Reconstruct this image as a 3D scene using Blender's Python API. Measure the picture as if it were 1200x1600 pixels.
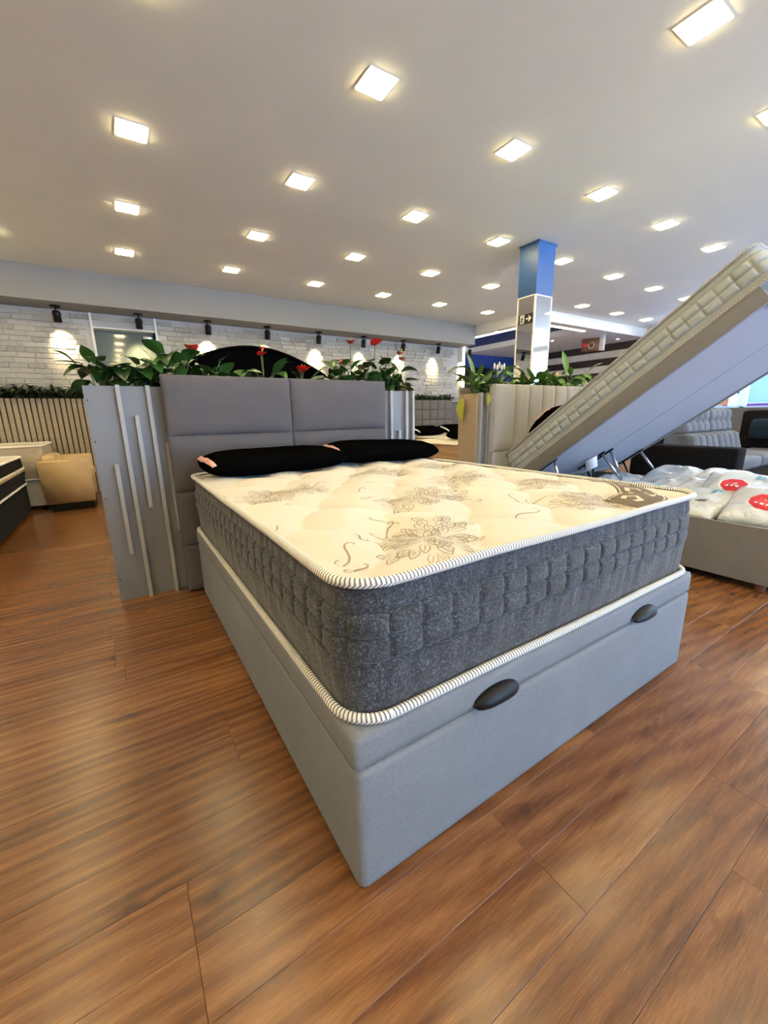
import bpy, bmesh, math, random
from math import sin, cos, pi, radians as R, sqrt, exp, atan2
from mathutils import Vector, Matrix, noise
random.seed(7)
for o in list(bpy.data.objects): bpy.data.objects.remove(o)
SC = bpy.context.scene
COL = SC.collection

# ------------------------------------------------------------------ camera
cam_d = bpy.data.cameras.new('camera'); cam = bpy.data.objects.new('camera', cam_d); COL.objects.link(cam)
RGT = Vector((0.839038, -0.543797, -0.017314)); UPV = Vector((0.141947, 0.188071, 0.971844)); FWD = Vector((0.525230, 0.817872, -0.234989))
mw = Matrix.Identity(4)
for i in range(3):
    mw[i][0] = RGT[i]; mw[i][1] = UPV[i]; mw[i][2] = -FWD[i]
mw[0][3], mw[1][3], mw[2][3] = 0.0, 0.0, 1.06
cam.matrix_world = mw
cam_d.sensor_fit = 'HORIZONTAL'; cam_d.sensor_width = 36.0; cam_d.lens = 632.58/1200*36.0
cam_d.clip_start = 0.02; cam_d.clip_end = 200
SC.camera = cam

# ------------------------------------------------------------------ world, daylight, exposure
SKY_COL = (0.36, 0.62, 1.0); SKY_STR = 11.0; SUN_STR = 120.0
LED_COL = (1.0, 0.80, 0.41); LED_STR = 72.0
SPOT_W = 115.0
w = bpy.data.worlds.new('world'); SC.world = w; w.use_nodes = True
bg = w.node_tree.nodes['Background']; bg.inputs[0].default_value = (*SKY_COL, 1); bg.inputs[1].default_value = SKY_STR
SC.view_settings.view_transform = 'Standard'; SC.view_settings.look = 'None'
SC.view_settings.gamma = 1.0; SC.view_settings.use_curve_mapping = False
SC.view_settings.exposure = 0.0
def portal(name, loc, rot, sx, sy):
    l = bpy.data.lights.new(name, 'AREA'); l.shape = 'RECTANGLE'; l.size = sx; l.size_y = sy
    l.cycles.is_portal = True
    o = bpy.data.objects.new(name, l); COL.objects.link(o); o.location = loc; o.rotation_euler = rot
sl = bpy.data.lights.new('sun', 'SUN'); sl.energy = SUN_STR; sl.angle = R(1); sl.color = (.90, .95, 1.0)
so = bpy.data.objects.new('sun', sl); COL.objects.link(so); so.rotation_euler = (R(-24), R(22), 0)   # high, behind the building: lights the paving outside
portal('daylight_portal', (11.62, 0.0, 2.0), (0, R(90), 0), 1.8, 9.6)
portal('daylight_portal', (6.2, -5.12, 1.5), (R(90), 0, 0), 10.4, 2.9)

# ------------------------------------------------------------------ material helpers
class NT:
    def __init__(s, name):
        s.m = bpy.data.materials.new(name); s.m.use_nodes = True
        s.t = s.m.node_tree; s.p = s.t.nodes['Principled BSDF']; s.out = s.t.nodes['Material Output']
    def n(s, typ, **k):
        nd = s.t.nodes.new(typ)
        for a, v in k.items(): setattr(nd, a, v)
        return nd
    def l(s, a, b): s.t.links.new(a, b)
    def coord(s, scale=(1, 1, 1), kind='Object', off=None):
        tc = s.n('ShaderNodeTexCoord'); mp = s.n('ShaderNodeMapping'); mp.inputs['Scale'].default_value = scale
        s.l(tc.outputs[kind], mp.inputs['Vector'])
        return mp
    def noise(s, vec, scale=5, detail=3, rough=.5, dist=0):
        nz = s.n('ShaderNodeTexNoise'); nz.inputs['Scale'].default_value = scale; nz.inputs['Detail'].default_value = detail
        nz.inputs['Roughness'].default_value = rough; nz.inputs['Distortion'].default_value = dist
        if vec: s.l(vec, nz.inputs['Vector'])
        return nz.outputs['Fac']
    def ramp(s, fac, stops):
        r = s.n('ShaderNodeValToRGB'); e = r.color_ramp.elements
        while len(e) < len(stops): e.new(0.5)
        for el, (p, c) in zip(e, stops):
            el.position = p; el.color = (*c, 1) if len(c) == 3 else c
        s.l(fac, r.inputs[0]); return r.outputs[0]
    def math(s, op, a, b=None, c=None):
        nd = s.n('ShaderNodeMath', operation=op)
        for i, v in enumerate((a, b, c)):
            if v is None: continue
            if isinstance(v, (int, float)): nd.inputs[i].default_value = v
            else: s.l(v, nd.inputs[i])
        return nd.outputs[0]
    def mix(s, fac, a, b, typ='MIX'):
        nd = s.n('ShaderNodeMix', data_type='RGBA', blend_type=typ)
        if isinstance(fac, (int, float)): nd.inputs[0].default_value = fac
        else: s.l(fac, nd.inputs[0])
        for i, v in ((6, a), (7, b)):
            if isinstance(v, tuple): nd.inputs[i].default_value = (*v, 1) if len(v) == 3 else v
            else: s.l(v, nd.inputs[i])
        return nd.outputs[2]
    def bump(s, h, strength=.3, dist=.01):
        b = s.n('ShaderNodeBump'); b.inputs['Strength'].default_value = strength; b.inputs['Distance'].default_value = dist
        s.l(h, b.inputs['Height']); s.l(b.outputs[0], s.p.inputs['Normal'])
    def set(s, **k):
        for a, v in k.items():
            i = s.p.inputs[a.replace('_', ' ')]
            if isinstance(v, (int, float)): i.default_value = v
            elif isinstance(v, tuple): i.default_value = (*v, 1) if len(v) == 3 else v
            else: s.l(v, i)
        return s
MAT = {}
def plain(name, col, rough=.5, metal=0, spec=.5, var=.08, vs=6, bump=0, bs=80, emit=None, est=0):
    t = NT(name); v = t.coord().outputs[0]
    nz = t.noise(v, vs, 3)
    lo = tuple(max(0, c*(1-var)) for c in col); hi = tuple(min(1, c*(1+var)) for c in col)
    t.set(Base_Color=t.ramp(nz, [(.3, lo), (.7, hi)]), Roughness=rough, Metallic=metal)
    t.p.inputs['Specular IOR Level'].default_value = spec
    if bump: t.bump(t.noise(v, bs, 3), bump, .004)
    if emit: t.set(Emission_Color=emit, Emission_Strength=est)
    MAT[name] = t.m; return t.m
def fabric(name, col, var=.12, scale=700, bump=.25, rough=.9, sheen=.04):
    t = NT(name)
    a = t.noise(t.coord((scale, scale, scale*.22)).outputs[0], 1, 2)
    b = t.noise(t.coord((scale*.22, scale*.22, scale)).outputs[0], 1, 2)
    c = t.noise(t.coord().outputs[0], 7, 3)
    f = t.math('ADD', t.math('MULTIPLY', a, .5), t.math('MULTIPLY', b, .5))
    f2 = t.math('ADD', t.math('MULTIPLY', f, .8), t.math('MULTIPLY', c, .2))
    lo = tuple(x*(1-var*2) for x in col); hi = tuple(min(1, x*(1+var*2)) for x in col)
    t.set(Base_Color=t.ramp(f2, [(.33, lo), (.67, hi)]), Roughness=rough, Sheen_Weight=sheen); t.p.inputs['Specular IOR Level'].default_value = .2 if max(col) > .01 else .0
    t.bump(f, bump, .0012)
    MAT[name] = t.m; return t.m
def emissive(name, col, st):
    t = NT(name); t.set(Base_Color=(0.8, 0.8, 0.8), Emission_Color=col, Emission_Strength=st); MAT[name] = t.m; return t.m

fabric('base_grey', (.178, .190, .212), .10, 520, sheen=.03)
fabric('headboard_grey', (.088, .081, .087), .10, 520, sheen=.03)
fabric('headboard_cream', (.33, .32, .31), .06, 420)
fabric('headboard_taupe', (.13, .118, .11), .08, 300)
fabric('mattress_grey', (.36, .395, .41), .06, 420)
fabric('bed_linen', (.185, .18, .18), .08, 420)
fabric('tan_knit', (.42, .27, .17), .1, 200)
fabric('beige_knit', (.42, .36, .28), .1, 200)
fabric('black_knit', (.010, .010, .009), .3, 300)
fabric('cream_top', (.60, .55, .45), .03, 300, .1)
fabric('black_velvet', (.0018, .0018, .0019), .3, 300, .2, 1.0, .0)
fabric('sofa_charcoal', (.009, .0085, .009), .15, 300)
fabric('sofa_silver', (.095, .095, .103), .06, 300, .15, .7)
fabric('teal_velvet', (.003, .012, .026), .2, 300)
plain('beige_leather', (.50, .36, .19), .5, bump=.15, bs=60)
plain('ceiling_paint', (.87, .885, .825), .8, var=.02, vs=2)
plain('white_paint', (.78, .77, .75), .7, var=.02)
plain('grey_paint', (.48, .47, .46), .7, var=.03)
plain('cream_paint', (.62, .57, .48), .7, var=.03)
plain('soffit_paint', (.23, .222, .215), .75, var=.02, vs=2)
plain('panel_grey', (.180, .184, .204), .5, var=.05, vs=3)
plain('strip_grey', (.33, .325, .325), .45, var=.04)
plain('panel_beige', (.40, .31, .21), .55, var=.06, vs=3)
plain('dark_void', (.012, .011, .01), .9)
plain('soil', (.02, .014, .01), .95, var=.3, vs=60, bump=.5, bs=90)
plain('black_plastic', (.003, .003, .0035), .42, spec=.25, bump=.05, bs=400)
plain('black_metal', (.003, .003, .003), .5, spec=.2)
plain('steel', (.55, .55, .57), .28, metal=1, var=.04)
plain('mirror', (.86, .87, .86), .015, metal=1, var=.01)
plain('trim_white', (.85, .83, .76), .4, var=.02)
plain('column_blue', (.006, .062, .21), .45, var=.05)
plain('wall_blue', (.002, .022, .16), .6, var=.1)
plain('sign_black', (.004, .004, .005), .4)
plain('sign_white', (.85, .85, .80), .5, var=.01)
plain('slat_wood', (.29, .24, .175), .55, var=.12, vs=20)
plain('stripe_dark', (.018, .010, .008), .5)
plain('stripe_light', (.62, .58, .52), .5)
plain('tag_paper', (.75, .78, .85), .7, var=.02)
plain('foot_wood', (.18, .06, .025), .5)
plain('pink_satin', (.60, .32, .27), .35, var=.1, vs=40)
plain('white_thread', (.8, .78, .72), .8)
plain('stitch_line', (.10, .095, .09), .9)
plain('spathe_red', (.55, .012, .015), .25, var=.2, vs=20)
plain('spathe_pink', (.60, .12, .10), .3, var=.2, vs=20)
plain('spadix_yellow', (.6, .42, .10), .5)
plain('petal_white', (.80, .80, .72), .5)
plain('petal_orange', (.62, .30, .12), .5)
plain('leaf_yellow', (.38, .40, .04), .5, var=.2, vs=15)
plain('leaf_stem', (.06, .11, .03), .5)
plain('print_taupe', (.30, .245, .17), .9, var=.15, vs=30)
plain('band_brown', (.13, .10, .072), .8, var=.1, vs=40)
plain('band_letter', (.62, .56, .45), .8, var=.06)
plain('lid_white', (.33, .335, .38), .55, var=.02)
plain('pack_red', (.62, .03, .03), .3, var=.08)
plain('pack_blue', (.10, .42, .62), .3, var=.08)
plain('pack_label', (.62, .68, .72), .25, var=.03)
plain('grey_dark', (.09, .09, .088), .7)
plain('pavement', (.52, .55, .60), .9)
plain('pack_brown', (.16, .07, .04), .5, var=.5, vs=40)
emissive('led_diffuser', LED_COL, LED_STR)
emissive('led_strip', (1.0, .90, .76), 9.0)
emissive('led_tiny', (1.0, .88, .7), 20.0)

def leafmat(name, a, b, rough=.32):
    t = NT(name); oi = t.n('ShaderNodeObjectInfo'); g = t.n('ShaderNodeNewGeometry')
    r = t.math('FRACT', t.math('ADD', oi.outputs['Random'], g.outputs['Random Per Island']))
    nz = t.noise(t.coord().outputs[0], 25, 2)
    f = t.math('ADD', t.math('MULTIPLY', r, .7), t.math('MULTIPLY', nz, .3))
    t.set(Base_Color=t.ramp(f, [(.1, a), (.85, b)]), Roughness=rough)
    t.bump(t.noise(t.coord((1, 1, 1)).outputs[0], 60, 2), .15, .003)
    MAT[name] = t.m
leafmat('leaf_dark', (.007, .024, .006), (.035, .10, .016))
leafmat('leaf_mid', (.02, .06, .012), (.09, .22, .03))
leafmat('leaf_far', (.006, .012, .004), (.035, .065, .02), .5)

def wood_floor():
    t = NT('wood_plank'); oi = t.n('ShaderNodeObjectInfo'); g = t.n('ShaderNodeNewGeometry')
    rnd = t.math('FRACT', t.math('ADD', t.math('MULTIPLY', oi.outputs['Random'], 7.31), g.outputs['Random Per Island']))
    geo = g.outputs['Position']
    sep = t.n('ShaderNodeSeparateXYZ'); t.l(geo, sep.inputs[0])
    off = t.math('MULTIPLY', rnd, 37.0)
    cx = t.n('ShaderNodeCombineXYZ')
    t.l(t.math('MULTIPLY', sep.outputs[0], .75), cx.inputs[0]); t.l(t.math('MULTIPLY', sep.outputs[1], 9.0), cx.inputs[1]); t.l(off, cx.inputs[2])
    big = t.noise(cx.outputs[0], 1.7, 4, .55, 1.2)
    def fib(ax, ay, det, rg):
        cf = t.n('ShaderNodeCombineXYZ')
        t.l(t.math('MULTIPLY', sep.outputs[0], ax), cf.inputs[0]); t.l(t.math('MULTIPLY', sep.outputs[1], ay), cf.inputs[1]); t.l(off, cf.inputs[2])
        return t.noise(cf.outputs[0], 1.0, det, rg, .3)
    fine = t.math('ADD', t.math('MULTIPLY', fib(20, 460, 3, .65), .62), t.math('MULTIPLY', fib(5, 100, 4, .65), .38))
    # cathedral grain: warped rings
    wv = t.n('ShaderNodeTexWave', wave_type='RINGS', rings_direction='Z', wave_profile='SIN')
    cr = t.n('ShaderNodeCombineXYZ')
    t.l(t.math('ADD', t.math('MULTIPLY', sep.outputs[0], .42), t.math('MULTIPLY', rnd, 3.0)), cr.inputs[0])
    t.l(t.math('MULTIPLY', sep.outputs[1], 3.2), cr.inputs[1]); t.l(off, cr.inputs[2])
    t.l(cr.outputs[0], wv.inputs['Vector']); wv.inputs['Scale'].default_value = 2.6; wv.inputs['Distortion'].default_value = 5.0
    wv.inputs['Detail'].default_value = 2.5; wv.inputs['Detail Scale'].default_value = 1.3
    # dark blotches and knots
    ck = t.n('ShaderNodeCombineXYZ')
    t.l(t.math('MULTIPLY', sep.outputs[0], 2.2), ck.inputs[0]); t.l(t.math('MULTIPLY', sep.outputs[1], 6.5), ck.inputs[1]); t.l(off, ck.inputs[2])
    kn = t.noise(ck.outputs[0], 1.3, 3, .6, .4)
    f = t.math('ADD', t.math('ADD', t.math('MULTIPLY', big, .36), t.math('MULTIPLY', fine, .58)), t.math('MULTIPLY', wv.outputs['Fac'], .10))
    f = t.math('ADD', f, t.math('MULTIPLY', t.math('SUBTRACT', rnd, .5), .10))
    col = t.ramp(f, [(.33, (.060, .021, .008)), (.46, (.118, .045, .015)), (.56, (.172, .069, .023)), (.70, (.262, .118, .041))])
    dk = t.ramp(kn, [(.60, (1, 1, 1)), (.74, (.45, .36, .32))])
    t.set(Base_Color=t.mix(1.0, col, dk, 'MULTIPLY'), Roughness=t.ramp(fine, [(.3, (.19, .19, .19)), (.7, (.28, .28, .28))]))
    t.p.inputs['Specular IOR Level'].default_value = .6
    t.bump(fine, .22, .0012)
    MAT['wood_plank'] = t.m
wood_floor()
def brickmat():
    t = NT('white_brick'); oi = t.n('ShaderNodeObjectInfo'); g = t.n('ShaderNodeNewGeometry')
    r = t.math('FRACT', t.math('ADD', t.math('MULTIPLY', oi.outputs['Random'], 5.1), g.outputs['Random Per Island']))
    sep = t.n('ShaderNodeSeparateXYZ'); t.l(g.outputs['Position'], sep.inputs[0])
    nz = t.noise(g.outputs['Position'], 22, 5, .65)
    f = t.math('ADD', t.math('MULTIPLY', r, .35), t.math('MULTIPLY', nz, .65))
    t.set(Base_Color=t.ramp(f, [(.2, (.27, .255, .22)), (.45, (.40, .38, .335)), (.75, (.50, .475, .42))]), Roughness=.85)
    t.bump(t.noise(g.outputs['Position'], 45, 5, .7), .6, .006)
    MAT['white_brick'] = t.m
brickmat()
def melange():
    t = NT('border_melange')
    a = t.noise(t.coord((620, 620, 95)).outputs[0], 1, 2, .6)
    b = t.noise(t.coord((110, 110, 620)).outputs[0], 1, 2, .6)
    c = t.noise(t.coord().outputs[0], 22, 2)
    f = t.math('ADD', t.math('ADD', t.math('MULTIPLY', a, .5), t.math('MULTIPLY', b, .42)), t.math('MULTIPLY', c, .08))
    t.set(Base_Color=t.ramp(f, [(.42, (.008, .009, .013)), (.53, (.028, .033, .043)), (.64, (.20, .225, .27))]), Roughness=.85, Sheen_Weight=.2)
    t.bump(f, .3, .0015); MAT['border_melange'] = t.m
melange()
def cream_quilt():
    t = NT('quilt_cream'); v = t.coord().outputs[0]
    t.set(Base_Color=t.ramp(t.noise(v, 3, 2), [(.3, (.555, .52, .46)), (.7, (.60, .565, .505))]), Roughness=.85, Sheen_Weight=.1)
    t.bump(t.noise(v, 420, 2), .18, .001); MAT['quilt_cream'] = t.m
cream_quilt()
def cord(name, a, b, freq):
    t = NT(name); uv = t.n('ShaderNodeUVMap')
    sep = t.n('ShaderNodeSeparateXYZ'); t.l(uv.outputs[0], sep.inputs[0])
    s = t.math('ADD', t.math('MULTIPLY', sep.outputs[0], freq), t.math('MULTIPLY', sep.outputs[1], .9))
    fr = t.math('FRACT', s)
    d = t.math('ABSOLUTE', t.math('SUBTRACT', fr, .5))
    t.set(Base_Color=t.ramp(d, [(.24, a), (.36, b)]), Roughness=.8)
    t.bump(t.math('SUBTRACT', .5, d), .5, .002); MAT[name] = t.m
cord('cord_striped', (.80, .78, .72), (.15, .15, .16), 105.0)
cord('cord_grey', (.42, .41, .38), (.25, .245, .23), 60.0)
def plastic():
    t = NT('clear_plastic'); v = t.coord().outputs[0]
    t.set(Base_Color=t.ramp(t.noise(v, 9, 3), [(.3, (.66, .70, .73)), (.7, (.84, .87, .88))]), Roughness=.12)
    t.p.inputs['Transmission Weight'].default_value = 0.12
    t.p.inputs['Coat Weight'].default_value = .6
    t.bump(t.noise(t.coord((1, 1.6, 1)).outputs[0], 14, 5, .7, 1.5), .9, .012); MAT['clear_plastic'] = t.m
plastic()
def glassmat():
    t = NT('door_glass'); t.set(Base_Color=(.13, .16, .14), Roughness=.06); t.p.inputs['Specular IOR Level'].default_value = .8
    MAT['door_glass'] = t.m
    t = NT('window_glass'); t.t.nodes.remove(t.p)
    tr = t.n('ShaderNodeBsdfTransparent'); gl = t.n('ShaderNodeBsdfGlossy'); gl.inputs['Roughness'].default_value = .02
    fr = t.n('ShaderNodeFresnel'); fr.inputs[0].default_value = 1.3
    mx = t.n('ShaderNodeMixShader'); t.l(fr.outputs[0], mx.inputs[0]); t.l(tr.outputs[0], mx.inputs[1]); t.l(gl.outputs[0], mx.inputs[2])
    t.l(mx.outputs[0], t.out.inputs[0]); MAT['window_glass'] = t.m
glassmat()
def poster(name, col):
    t = NT(name); t.t.nodes.remove(t.p)
    d = t.n('ShaderNodeBsdfDiffuse'); tl = t.n('ShaderNodeBsdfTranslucent'); mx = t.n('ShaderNodeMixShader')
    d.inputs[0].default_value = (*col, 1); tl.inputs[0].default_value = (*col, 1); mx.inputs[0].default_value = .55
    t.l(d.outputs[0], mx.inputs[1]); t.l(tl.outputs[0], mx.inputs[2]); t.l(mx.outputs[0], t.out.inputs[0]); MAT[name] = t.m
poster('poster_sky', (.42, .58, .80)); poster('poster_blue', (.16, .27, .62)); poster('poster_purple', (.32, .12, .45))
poster('poster_orange', (.85, .55, .35)); poster('poster_white', (.75, .85, .88)); poster('poster_red', (.55, .15, .15))

# ------------------------------------------------------------------ mesh helpers
def link(o, parent=None):
    COL.objects.link(o)
    if parent is not None: o.parent = parent
    return o
def mesh_obj(name, verts, faces, mat, parent=None, smooth=False, uvs=None):
    me = bpy.data.meshes.new(name); me.from_pydata([tuple(v) for v in verts], [], faces)
    if mat: me.materials.append(MAT[mat] if isinstance(mat, str) else mat)
    if smooth: me.polygons.foreach_set('use_smooth', [True]*len(me.polygons))
    if uvs is not None:
        ul = me.uv_layers.new(name='UVMap')
        for lp in me.loops: ul.data[lp.index].uv = uvs[lp.vertex_index]
    me.update()
    return link(bpy.data.objects.new(name, me), parent)
def from_bm(name, bm, mat, parent=None, smooth=False):
    me = bpy.data.meshes.new(name); bm.to_mesh(me); bm.free()
    for m in (mat if isinstance(mat, (list, tuple)) else [mat]): me.materials.append(MAT[m])
    if smooth: me.polygons.foreach_set('use_smooth', [True]*len(me.polygons))
    return link(bpy.data.objects.new(name, me), parent)
def bbox_into(bm, a, b, bev=0, seg=2):
    a = Vector(a); b = Vector(b)
    r = bmesh.ops.create_cube(bm, size=1.0)
    bmesh.ops.scale(bm, vec=(b-a), verts=r['verts']); bmesh.ops.translate(bm, vec=(a+b)/2, verts=r['verts'])
    if bev:
        es = list({e for v in r['verts'] for e in v.link_edges})
        bmesh.ops.bevel(bm, geom=es, offset=bev, segments=seg, affect='EDGES', profile=.5)
def box(name, a, b, mat, parent=None, bev=0, seg=2, smooth=None):
    bm = bmesh.new(); bbox_into(bm, a, b, bev, seg)
    return from_bm(name, bm, mat, parent, smooth=bool(bev) if smooth is None else smooth)
def boxes(name, lst, mat, parent=None, bev=0):
    bm = bmesh.new()
    for a, b in lst: bbox_into(bm, a, b, bev)
    return from_bm(name, bm, mat, parent, smooth=bool(bev))
def tube_data(pts, rad, n=8, closed=False):
    vs, fs, uv = [], [], []; L = 0; m = len(pts); P = [Vector(p) for p in pts]
    up0 = Vector((0, 0, 1))
    for i, p in enumerate(P):
        if closed: d = P[(i+1) % m]-P[i-1]
        else: d = P[min(i+1, m-1)]-P[max(i-1, 0)]
        d.normalize()
        up = up0 if abs(d.dot(up0)) < .95 else Vector((1, 0, 0))
        a = d.cross(up).normalized(); b = a.cross(d).normalized()
        if i: L += (P[i]-P[i-1]).length
        rr = rad[i] if isinstance(rad, (list, tuple)) else rad
        for k in range(n):
            t = 2*pi*k/n; vs.append(p+a*cos(t)*rr+b*sin(t)*rr); uv.append((L, k/n))
    if closed:
        L += (P[0]-P[-1]).length
        for k in range(n): vs.append(vs[k].copy()); uv.append((L, k/n))
        m += 1
    for i in range(m-1):
        j = i+1
        for k in range(n):
            k2 = (k+1) % n; fs.append((i*n+k, i*n+k2, j*n+k2, j*n+k))
    if not closed:
        fs.append(tuple(range(n))[::-1]); fs.append(tuple((m-1)*n+k for k in range(n)))
    return vs, fs, uv
def tube(name, pts, rad, mat, parent=None, n=8, closed=False):
    v, f, uv = tube_data(pts, rad, n, closed); return mesh_obj(name, v, f, mat, parent, True, uv)
def lathe(name, prof, mat, parent=None, n=20, loc=(0, 0, 0)):
    vs, fs = [], []
    for r, z in prof:
        for k in range(n): vs.append((loc[0]+r*cos(2*pi*k/n), loc[1]+r*sin(2*pi*k/n), loc[2]+z))
    for i in range(len(prof)-1):
        for k in range(n):
            k2 = (k+1) % n; fs.append((i*n+k, i*n+k2, (i+1)*n+k2, (i+1)*n+k))
    fs.append(tuple(range(n))[::-1]); fs.append(tuple((len(prof)-1)*n+k for k in range(n)))
    return mesh_obj(name, vs, fs, mat, parent, True)
def prism(name, poly, fn, thick, mat, parent=None):
    """poly in 2D, fn(u,v,w)->3D, extruded by w 0..thick"""
    n = len(poly); vs = [fn(u, v, 0) for u, v in poly]+[fn(u, v, thick) for u, v in poly]
    fs = [tuple(range(n)), tuple(range(2*n-1, n-1, -1))]+[(i, i+n, (i+1) % n+n, (i+1) % n) for i in range(n)]
    o = mesh_obj(name, vs, fs, mat, parent)
    bm = bmesh.new(); bm.from_mesh(o.data); bmesh.ops.recalc_face_normals(bm, faces=bm.faces); bm.to_mesh(o.data); bm.free()
    return o
def thing(name, label, cat, loc=(0, 0, 0), rz=0, group=None):
    o = bpy.data.objects.new(name, None); o.empty_display_size = .1; COL.objects.link(o)
    o.location = loc; o.rotation_euler = (0, 0, rz)
    return tag(o, label, cat, group)
def tag(o, label, cat, group=None):
    o['label'] = label; o['category'] = cat
    if group: o['group'] = group
    return o
def struct(o): o['kind'] = 'structure'; return o
def copy_tree(o, parent=None):
    c = o.copy(); COL.objects.link(c); c.parent = parent
    for ch in o.children: copy_tree(ch, c)
    return c

# ================================================================== THE SETTING
ZC = 3.0; YW = 7.78
XL, XR, YF = -4.6, 11.4, -5.0
floor = struct(box('floor', (XL, YF, -.10), (XR, 9.7, -.013), 'dark_void'))
# planks: 0.138 wide, laid along x, sharing a mesh between planks of one length
PW = .138; plank_me = {}
def plank_mesh(L):
    k = round(L, 3)
    if k not in plank_me:
        a, b = L/2-.0003, PW/2-.0003; e = .0006
        vs = [(-a, -b, -.0115), (a, -b, -.0115), (a, b, -.0115), (-a, b, -.0115), (-a, -b, -e), (a, -b, -e), (a, b, -e), (-a, b, -e),
              (-a+e, -b+e, 0), (a-e, -b+e, 0), (a-e, b-e, 0), (-a+e, b-e, 0)]
        fs = [(0, 1, 5, 4), (1, 2, 6, 5), (2, 3, 7, 6), (3, 0, 4, 7), (4, 5, 9, 8), (5, 6, 10, 9), (6, 7, 11, 10), (7, 4, 8, 11), (8, 9, 10, 11)]
        me = bpy.data.meshes.new('plank'); me.from_pydata(vs, [], fs); me.materials.append(MAT['wood_plank']); plank_me[k] = me
    return plank_me[k]
planks = []
FL = 1.22
rng = random.Random(3)
for r in range(-38, 68):
    y = .315+PW*(r+.5)
    if y-PW/2 < YF or y+PW/2 > 9.69: continue
    x0 = {0: .706, 1: .706, 2: -.013, 3: -.013, 7: .18, 6: .18, 12: -.155, 13: -.155}.get(r, rng.uniform(0, FL))
    k0 = math.ceil((x0-XL)/FL); xs = [x0-k*FL for k in range(k0, 0, -1)]+[x0+k*FL for k in range(0, int((XR-x0)/FL)+2)]
    xs = [x for x in xs if XL < x < XR]; xs = [XL]+xs+[XR]
    for a, b in zip(xs[:-1], xs[1:]):
        if b-a > .02: planks.append(((a+b)/2, y, b-a))
def visible_rank(p):
    x, y, L = p
    hid = (.45 < x < 1.75 and .75 < y < 2.5) or x > 4.5 and y < 1.0
    az = math.degrees(atan2(x, max(y, -.5)+.5))
    return (100 if hid else 0)+sqrt(x*x+y*y)+(30 if y < -.05 or az < -42 or az > 82 else 0)
planks.sort(key=visible_rank)
for x, y, L in planks[:240]:
    o = bpy.data.objects.new('plank', plank_mesh(L)); link(o, floor); o.location = (x, y, 0)
vs, fs = [], []
for x, y, L in planks[240:]:
    me = plank_mesh(L); b = len(vs)
    vs += [(v.co.x+x, v.co.y+y, v.co.z) for v in me.vertices]; fs += [tuple(b+i for i in p.vertices) for p in me.polygons]
o = mesh_obj('plank_field', vs, fs, 'wood_plank', floor); o['kind'] = 'stuff'

struct(boxes('ceiling', [((XL, YF, ZC), (XR, 9.7, ZC+.1))], 'ceiling_paint'))
# soffit over the brick wall
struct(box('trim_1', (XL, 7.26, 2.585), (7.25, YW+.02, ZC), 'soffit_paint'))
# back wall with the door opening
DX0, DX1, DZ = -.08, .73, 2.40
wall_back = struct(boxes('wall_back', [((XL, YW, 0), (DX0, YW+.35, ZC)), ((DX1, YW, 0), (7.2, YW+.35, ZC)), ((DX0, YW, DZ), (DX1, YW+.35, ZC))], 'grey_paint'))
brick_me = []
def brick_mesh(L, d):
    h = .066; a = L/2-.003; b = h/2; e = .005
    vs = [(-a, 0, -b), (a, 0, -b), (a, 0, b), (-a, 0, b), (-a, -d+e, -b), (a, -d+e, -b), (a, -d+e, b), (-a, -d+e, b),
          (-a+e, -d, -b+e), (a-e, -d, -b+e), (a-e, -d, b-e), (-a+e, -d, b-e)]
    fs = [(0, 1, 5, 4), (1, 2, 6, 5), (2, 3, 7, 6), (3, 0, 4, 7), (4, 5, 9, 8), (5, 6, 10, 9), (6, 7, 11, 10), (7, 4, 8, 11), (8, 9, 10, 11)]
    return vs, fs
for L in (.24, .30, .20):
    for d in (.010, .015, .021):
        v, f = brick_mesh(L, d); me = bpy.data.meshes.new('brick'); me.from_pydata(v, [], f); me.materials.append(MAT['white_brick']); brick_me.append((L, me))
rng = random.Random(5); bricks = []
row = 0; z = 1.10
while z < 2.585:
    x = -1.75+rng.uniform(0, .2)
    while x < 7.19:
        L, me = rng.choice(brick_me)
        if x+L > 7.2: break
        c = x+L/2
        if not (z-.033 < DZ+.02 and c+L/2 > DX0-.03 and c-L/2 < DX1+.03): bricks.append((c, z, L, me))
        elif z > 1.1 and c < DX0 and False: pass
        x += L
    z += .071; row += 1
def brank(b):
    c, z, L, me = b; return (50 if z < 1.40 or c < -1.35 else 0)+sqrt(c*c+YW*YW)
bricks.sort(key=brank)
for c, z, L, me in bricks[:290]:
    o = bpy.data.objects.new('brick', me); link(o, wall_back); o.location = (c, YW+.001, z)
vs, fs = [], []
for c, z, L, me in bricks[290:]:
    b = len(vs); vs += [(v.co.x+c, v.co.y+YW+.001, v.co.z+z) for v in me.vertices]; fs += [tuple(b+i for i in p.vertices) for p in me.polygons]
mesh_obj('brick_field', vs, fs, 'white_brick', wall_back)['kind'] = 'stuff'
# door with its frame, glass leaf and closer
door = struct(boxes('door_1', [((DX0-.03, YW-.03, 0), (DX0, YW+.25, 2.584)), ((DX1, YW-.03, 0), (DX1+.03, YW+.25, 2.584)), ((DX0, YW-.012, DZ-.02), (DX1, YW+.25, DZ))], 'trim_white'))
box('door_glass', (DX0, YW+.20, 0), (DX1, YW+.22, DZ-.02), 'door_glass', door)
box('door_closer', (DX1-.17, YW+.155, DZ-.11), (DX1-.01, YW+.199, DZ-.05), 'steel', door, .006)
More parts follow.
